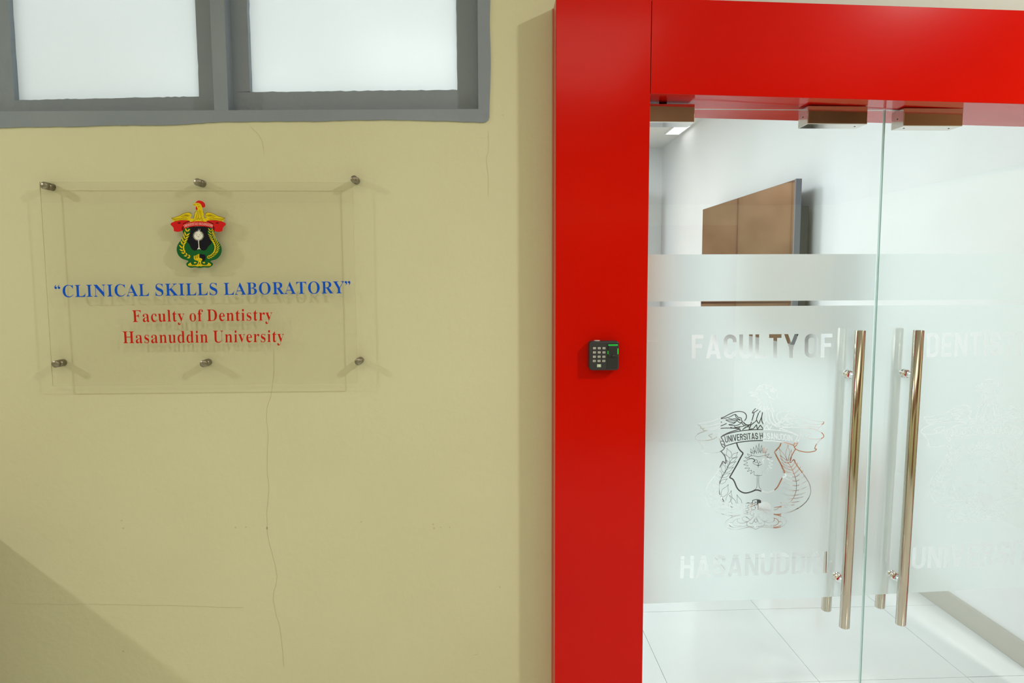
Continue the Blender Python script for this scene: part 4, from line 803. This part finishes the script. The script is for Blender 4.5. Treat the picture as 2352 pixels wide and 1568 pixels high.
for q in ([(210, 445), (280, 460), (400, 450), (520, 440)], [(232, 470), (320, 485), (430, 475), (540, 460)], [(210, 443), (350, 402), (470, 345), (560, 331), (605, 360)], [(400, 415), (470, 385), (540, 375)], [(430, 430), (500, 400), (560, 405)], [(470, 380), (520, 395), (580, 385)], [(262, 505), (400, 500), (520, 488)]):
    ft += KL(q, 6) + KL(mirK(q), 6)
for q in ([(740, 290), (728, 350), (700, 440)], [(775, 280), (760, 360), (745, 440)], [(800, 290), (798, 360), (810, 440)], [(675, 345), (665, 400), (650, 455)], [(720, 290), (690, 320), (672, 345)], [(835, 310), (862, 345)], [(690, 440), (720, 470), (745, 440), (770, 470), (800, 440), (840, 470)], [(880, 440), (910, 420), (885, 370), (905, 335)], [(640, 505), (690, 470)], [(850, 505), (800, 475)], [(690, 178), (640, 172)], [(725, 168), (755, 165)]):
    ft += KL(q, 6)
crest_part('rooster', [([KP(lw_), KP(mirK(lw_)), KP(head)], i_yel), ([KP(comb), KP([(703, 205), (725, 235), (733, 262), (720, 282), (700, 272), (695, 240)])], i_r2), (ft, i_line), (KL([(740, 210), (760, 212), (770, 195)], 7), i_r2)], .0006)
rb = [(192, 570), (215, 535), (285, 508), (400, 487), (520, 486), (575, 500), (560, 520), (470, 550), (448, 575), (462, 620), (452, 670), (415, 700), (340, 718), (275, 708), (258, 690), (252, 640), (225, 605)]
bn = [(440, 560), (520, 535), (600, 518), (680, 508), (745, 505), (820, 508), (900, 518), (970, 533), (1055, 560), (1045, 600), (1030, 640), (960, 622), (850, 608), (745, 603), (640, 610), (540, 628), (468, 650), (452, 600)]
dk = [[(440, 552), (500, 520), (575, 498), (560, 518), (500, 540), (445, 572)], [(325, 545), (365, 522), (400, 545), (360, 555)], [(415, 640), (445, 600), (455, 650), (430, 690)]]
bt2, bw2 = sans_text('UNIVERSITAS HASANUDDIN', .10, .36, .13)
def ban(p):
    u, v = p[0] / bw2, p[1]
    lo = qb((470, 632), (745, 540), (1030, 622), u); hi = qb((452, 577), (745, 482), (1040, 572), u)
    return K(lo[0] * (1 - v) + hi[0] * v, lo[1] * (1 - v) + hi[1] * v)
rib = crest_part('ribbon', [([KP(rb), KP(mirK(rb)), KP(bn)], i_r2), ([KP(q) for q in dk] + [KP(mirK(q)) for q in dk], i_dred), ([[ban(p) for p in q] for q in bt2], i_pink)], .0009)
tag(rib, 'red ribbon reading UNIVERSITAS HASANUDDIN')
sp = []
for i in range(26):
    a = -math.pi / 2 + 2 * math.pi * i / 26
    if abs(a - math.pi / 2) < .15: continue
    r = 105 + 12 * abs(math.cos(a)) + (45 if abs(a + math.pi / 2) < .3 else 0)
    c = (750, 795); n = (-math.sin(a), math.cos(a))
    sp.append([K(c[0] + math.cos(a) * 55 + n[0] * 12, c[1] + math.sin(a) * 55 + n[1] * 12), K(c[0] + math.cos(a) * r, c[1] + math.sin(a) * r), K(c[0] + math.cos(a) * 55 - n[0] * 12, c[1] + math.sin(a) * 55 - n[1] * 12)])
disc = [(750 + 76 * math.cos(a), 792 + 74 * math.sin(a)) for a in [k * math.pi / 8 for k in range(16)]]
gl = KL([(668, 770), (700, 755), (728, 775)], 6) + KL([(830, 770), (800, 755), (770, 775)], 6) + KL([(735, 800), (750, 825), (768, 800)], 6) + KL([(700, 790), (722, 795)], 5) + KL([(780, 795), (802, 790)], 5)
crest_part('palm_blossom', [(sp + [KP(disc)] + [KP([(742, 870), (760, 870), (764, 960), (770, 1030), (798, 1072), (765, 1060), (722, 1072), (752, 1030), (750, 960)], False)], i_white), (gl, ink('grey_ink', (.25, .25, .24)))], .0012)
ped = [KP([(655, 1198), (700, 1190), (725, 1175), (762, 1155), (768, 1235), (735, 1262), (722, 1290), (675, 1280), (655, 1250)], False),
       KP([(720, 1270), (735, 1248), (775, 1240), (815, 1252), (826, 1280), (808, 1298), (800, 1345), (835, 1390), (800, 1408), (768, 1400), (735, 1408), (700, 1395), (740, 1340), (742, 1300), (722, 1295)])]
for q in ([(540, 1370), (560, 1350), (595, 1330), (600, 1352), (630, 1378), (705, 1378), (700, 1398), (600, 1402), (550, 1392)], [(655, 1335), (675, 1318), (712, 1330), (690, 1345), (668, 1348)]):
    ped += [KP(q), KP(mirK(q, 770))]
pl = []
for q in ([(742, 1278), (752, 1285), (745, 1295)], [(770, 1320), (740, 1380)], [(768, 1320), (768, 1370)], [(665, 1215), (760, 1185)], [(662, 1240), (762, 1210)], [(690, 1200), (695, 1275)], [(725, 1190), (728, 1250)], [(560, 1378), (620, 1390), (690, 1385)]):
    pl += KL(q, 6) + (KL(mirK(q, 770), 6) if q[0][1] > 1275 else [])
crest_part('pedestal', [(ped, i_yel), (pl, i_line)], .0004)

# ============================================================ KEYPAD READER ON THE RED COLUMN
YK = YF - .026
c0 = PY(1354, 783.5, YK); c1 = PY(1422, 850, YK)
kp = tag(empty('keypad_reader', ((c0.x + c1.x) / 2, YF, c1.z)), 'black door access keypad with fingerprint window on the red column', 'keypad')
ko = Vector(kp.location)
kx0, kx1, kz0, kz1 = c0.x - ko.x, c1.x - ko.x, 0.0, c0.z - c1.z
kd = -(YF - YK)
def rr(x0, x1, z0, z1, r, y, n=7):
    out = []
    for cx, cz, a0 in ((x1 - r, z1 - r, 0), (x0 + r, z1 - r, 90), (x0 + r, z0 + r, 180), (x1 - r, z0 + r, 270)):
        for k in range(n + 1):
            a = math.radians(a0 + 90 * k / n); out.append(Vector((cx + r * math.cos(a), y, cz + r * math.sin(a))))
    return out
bm = bmesh.new()
rings = []
for inset, y in ((.0006, -.0004), (0, -.002), (0, kd + .0035), (.0007, kd + .0016), (.0018, kd + .0005), (.0032, kd)):
    rings.append([bm.verts.new(p) for p in rr(kx0 + inset, kx1 - inset, kz0 + inset, kz1 - inset, .0085 - inset, y)])
for A_, B_ in zip(rings, rings[1:]):
    for k in range(len(A_)):
        f = bm.faces.new((A_[k], A_[(k + 1) % len(A_)], B_[(k + 1) % len(A_)], B_[k])); f.smooth = True
bm.faces.new(rings[0]); bm.faces.new(rings[-1][::-1])
fin('body', bm, mat('charcoal_plastic', (.026, .030, .033), .45), kp)
KX = lambda u: kx0 + (kx1 - kx0) * u
def kz(px, py):   # a point measured in the close-up (12.06 x, origin 1320,760)
    q = PY(1320 + px / 12.06, 760 + py / 12.06, YK); return q.x - ko.x, q.z - ko.z
m_key = mat('grey_key', (.46, .46, .42), .4); m_led = mat('green_led', (.01, .3, .03), .4, emis=(.005, .55, .04), es=1.0)
m_led2 = mat('faint_green_key', (.45, .62, .40), .4, emis=(.15, .6, .15), es=.15)
SEG = {'1': 'bc', '2': 'abged', '3': 'abgcd', '4': 'fgbc', '5': 'afgcd', '6': 'afgecd', '7': 'abc', '8': 'abcdefg', '9': 'abcdfg', '0': 'abcdef'}
SL = {'a': ((0, 1), (1, 1)), 'b': ((1, 1), (1, .5)), 'c': ((1, .5), (1, 0)), 'd': ((0, 0), (1, 0)), 'e': ((0, 0), (0, .5)), 'f': ((0, .5), (0, 1)), 'g': ((0, .5), (1, .5))}
lab = [['1', '2', '3'], ['4', '5', '6'], ['7', '8', '9'], ['', '0', '']]
def key(cx, cy, w_, h_, mt, ch, name='key'):
    x0, z1_ = kz(cx - w_ / 2, cy - h_ / 2); x1, z0_ = kz(cx + w_ / 2, cy + h_ / 2)
    bm = bmesh.new(); bm_box(bm, (x0, kd - .0016, z0_), (x1, kd + .001, z1_))
    o = fin(name, bm, mt, kp, .0007)
    if ch:
        mx, mz = (x0 + x1) / 2 + .0004, (z0_ + z1_) / 2; q = []
        for s in SEG[ch]:
            a, b = SL[s]; q += stroke_quads([(mx + (a[0] - .5) * .0014, mz + (a[1] - .5) * .0022), (mx + (b[0] - .5) * .0014, mz + (b[1] - .5) * .0022)], .0004)
        flat_mesh('digit', [(q, 0)], lambda x, y: Vector((x, kd - .00175, y)), [m_black], o)
    elif name == 'key':
        q = [[(( x0 + x1) / 2 + .0014 * math.cos(a), (z0_ + z1_) / 2 + .0010 * math.sin(a)) for a in [k * math.pi / 4 for k in range(8)]]]
        flat_mesh('symbol', [(q, 0)], lambda x, y: Vector((x, kd - .00175, y)), [m_black], o)
    return o
for r, ry in enumerate((475, 592, 711, 828)):
    for c, rx in enumerate((547, 679, 811)): key(rx - r * 2.2, ry, 80, 58, m_key, lab[r][c])
tag(key(671, 960, 115, 82, m_key, '', 'bell_key'), 'larger key with a green bell symbol')
x0, z1_ = kz(645, 935); x1, z0_ = kz(705, 985)
bm = bmesh.new(); bm_lathe(bm, ((x0 + x1) / 2, kd - .0015, (z0_ + z1_) / 2), (0, -1, 0), [(0, .0034), (.0004, .0030), (.0004, 0)], 14); fin('bell_symbol', bm, m_led2, kp)
# raised sensor housing and its finger guide
x0, z1_ = kz(895, 330); x1, z0_ = kz(1190, 1050)
bm = bmesh.new(); bm_box(bm, (x0, kd - .0012, z0_), (x1, kd + .002, z1_)); fin('sensor_panel', bm, m_black, kp, .0010)
x0, z1_ = kz(935, 405); x1, z0_ = kz(1180, 700)
bm = bmesh.new(); bm_box(bm, (x0, kd - .0050, z0_), (x1, kd, z1_)); sp_ = fin('finger_guide', bm, mat('smoky_window', (.025, .035, .035), .25), kp, .0022, 3)
x0, z1_ = kz(1010, 640); x1, z0_ = kz(1110, 712)
bm = bmesh.new(); bmesh.ops.create_uvsphere(bm, u_segments=20, v_segments=12, radius=1); bmesh.ops.scale(bm, vec=((x1 - x0) / 2, .0035, (z1_ - z0_) / 2), verts=bm.verts); bmesh.ops.translate(bm, vec=((x0 + x1) / 2, kd - .0048, (z0_ + z1_) / 2), verts=bm.verts)
for f in bm.faces: f.smooth = True
fin('finger_rest', bm, m_black, kp)
for a in ((928, 375, 1192, 398), (912, 545, 926, 640), (1184, 480, 1204, 640)):
    x0, z1_ = kz(a[0], a[1]); x1, z0_ = kz(a[2], a[3])
    bm = bmesh.new(); bm_box(bm, (x0, kd - .0026, z0_), (x1, kd - .0005, z1_)); fin('indicator_light', bm, m_led, kp, .0005)
x0, z1_ = kz(540, 232); x1, _ = kz(735, 265)
bm = bmesh.new(); bm_lathe(bm, ((x0 + x1) / 2, kd + .011, kz1 - .0005), (0, 0, 1), [(0, .0080), (.0018, .0080), (.0024, .0070), (.0024, 0)], 28); fin('reset_cap', bm, m_key, kp)

# ============================================================ INSIDE THE LABORATORY
XT = 2.05
m_obr = nz(mat('light_brown_wood', rough=.35), 2.5, (.50, .25, .11), (.66, .36, .17), stretch=(1, 8, 1))
tv = tag(empty('wall_screen', (XT, 5.4, 1.68)), 'large glossy dark wall screen seen edge-on behind the clear upper glass', 'television')
def tbox(name, lo, hi, m, bev=.003): return box(name, Vector(lo) - Vector(tv.location), Vector(hi) - Vector(tv.location), m, tv, bev)
tbox('screen_panel', (XT, 4.47, 1.150), (XT + .035, 6.37, 2.236), m_screen)
tbox('bezel', (XT - .002, 4.455, 1.148), (XT + .037, 4.475, 2.238), mat('grey_bezel', (.16, .17, .19), .3), .001)
tbox('rear_housing', (XT + .0355, 4.50, 1.20), (XT + .115, 6.30, 2.07), m_tvback, .01)
tbox('mounting_plate', (XT + .1155, 5.0, 1.45), (XR - .001, 5.8, 1.90), m_black)
# brown wooden cupboard against the end wall: it is what the dark screen mirrors
cu = tag(empty('wooden_cupboard', (.45, YE - .22, 0)), 'tall brown wooden cupboard on the far wall, mirrored in the wall screen', 'cupboard')
box('carcass', (-1.30, -.18, 0), (1.30, .215, 2.75), m_wood, cu, .003)
for k in range(4):
    x = -1.29 + k * .6475
    for z0_, z1_ in ((.05, 1.30), (1.32, 2.72)):
        box('cupboard_door', (x, -.2005, z0_), (x + .6375, -.1805, z1_), m_obr, cu, .003)
# ceiling light panel near the far corner
cl = tag(empty('ceiling_light', (2.09, 7.4, HC)), 'small bright ceiling panel near the far right corner of the laboratory', 'light')
box('frame', (-.085, -.22, -.012), (.085, .22, -.0005), mat('white_metal', (.85, .85, .85), .4), cl, .002)
box('diffuser', (-.07, -.2, -.014), (.07, .2, -.0125), mat('lit_diffuser', (1, 1, 1), .5, emis=(1, 1, 1), es=1.6), cl)

# narrow black cabinet on legs
oc = tag(empty('leg_cabinet', (1.652, 4.26, 0)), 'narrow black cabinet on short chrome legs behind the left door crest', 'cabinet')
box('carcass', (-.1015, -.09, .165), (.1015, .10, .735), m_leather, oc, .004)
box('top', (-.1055, -.112, .7355), (.1055, .103, .752), m_black, oc, .003)
for z0_, z1_ in ((.17, .44), (.445, .585), (.59, .73)):
    dr = box('drawer', (-.098, -.1095, z0_), (.098, -.0905, z1_), m_leather, oc, .003)
    box('pull', (-.04, -.120, z1_ - .035), (.04, -.110, z1_ - .025), m_chrome, dr, .002)
for sx in (-1, 1):
    for sy in (-.07, .08):
        bm = bmesh.new(); bm_tube(bm, (sx * .084, sy, 0), (sx * .084, sy, .1645), .012, 16); bm_tube(bm, (sx * .084, sy, 0), (sx * .084, sy, .012), .017, 16); fin('leg', bm, m_chrome, oc)
# wooden side chair with an orange-brown back
wc = tag(empty('wooden_chair', (2.005, 4.345, 0), math.radians(180)), 'orange-brown wooden chair glimpsed through the right half of the left door crest', 'chair')
m_ow = nz(mat('orange_wood', rough=.35), 3, (.42, .12, .035), (.60, .20, .07), stretch=(1, 12, 1))
for sx in (-1, 1):
    for sy, hh in ((-1, .43), (1, .685 if sx < 0 else .555)):
        bm = bmesh.new(); bm_box(bm, (sx * .146 - .018, sy * .19 - .018, 0), (sx * .146 + .018, sy * .19 + .018, hh)); fin('leg', bm, m_ow, wc, .003)
box('seat', (-.17, -.215, .4305), (.17, .170, .462), m_ow, wc, .006)
box('back_panel', (-.1275, .178, .475), (.1275, .202, .545), m_ow, wc, .004)
for s in (-1, 1): box('apron', (-.1275, s * .18 - .01, .36), (.1275, s * .18 + .01, .430), m_ow, wc, .002)

# ============================================================ ADDED CABINET, out of view on the left, to shade the wall corner
cb = tag(empty('shade_cabinet', (-1.90, YW - .235, 0)), 'added low dark brown cabinet, out of view left of the sign, shading the cream wall', 'cabinet')
CH = .945
m_cab = mat('dark_cabinet', (.10, .07, .05), .5)
box('body', (-.40, -.20, .05), (.40, .232, CH - .022), m_cab, cb, .002)
box('plinth', (-.38, -.18, 0), (.38, .225, .0495), m_black, cb)
box('top', (-.41, -.215, CH - .0215), (.41, .234, CH), m_wood, cb, .003)
for s in (-1, 1):
    dd = box('door', (s * .2 - .195, -.2195, .06), (s * .2 + .195, -.2005, CH - .03), m_cab, cb, .002)
    bm = bmesh.new(); bm_tube(bm, (s * .03, -.240, .55), (s * .03, -.240, .68), .005, 12); bm_tube(bm, (s * .03, -.240, .56), (s * .03, -.219, .56), .004, 10); bm_tube(bm, (s * .03, -.240, .67), (s * .03, -.219, .67), .004, 10)
    fin('handle', bm, m_chrome, dd)
box('wood_fascia', (-5.9, -2.598, 2.3), (3.39, -2.57, 3.29), m_fas, bpy.data.objects['wall_front'])
box('wood_fascia', (3.37, -2.56, 2.3), (3.398, YW - .12, 3.29), m_fas, bpy.data.objects['wall_right'])
# brown double door in the passage opposite (seen mirrored in the steel)
bd = tag(empty('door_3', (1.5, -2.59, 0)), 'brown wooden door across the passage', kind='structure')
for s in (-1, 1):
    dl = box('door_leaf', (s * .47 - .46, .0, .01), (s * .47 + .46, .045, 2.1), m_wood, bd, .003)
    bm = bmesh.new(); bm_tube(bm, (s * .06, .085, 1.0), (s * .06 + s * .12, .085, 1.0), .009, 14); bm_tube(bm, (s * .06, .045, 1.0), (s * .06, .085, 1.0), .009, 14); fin('lever_handle', bm, m_chrome, dl)
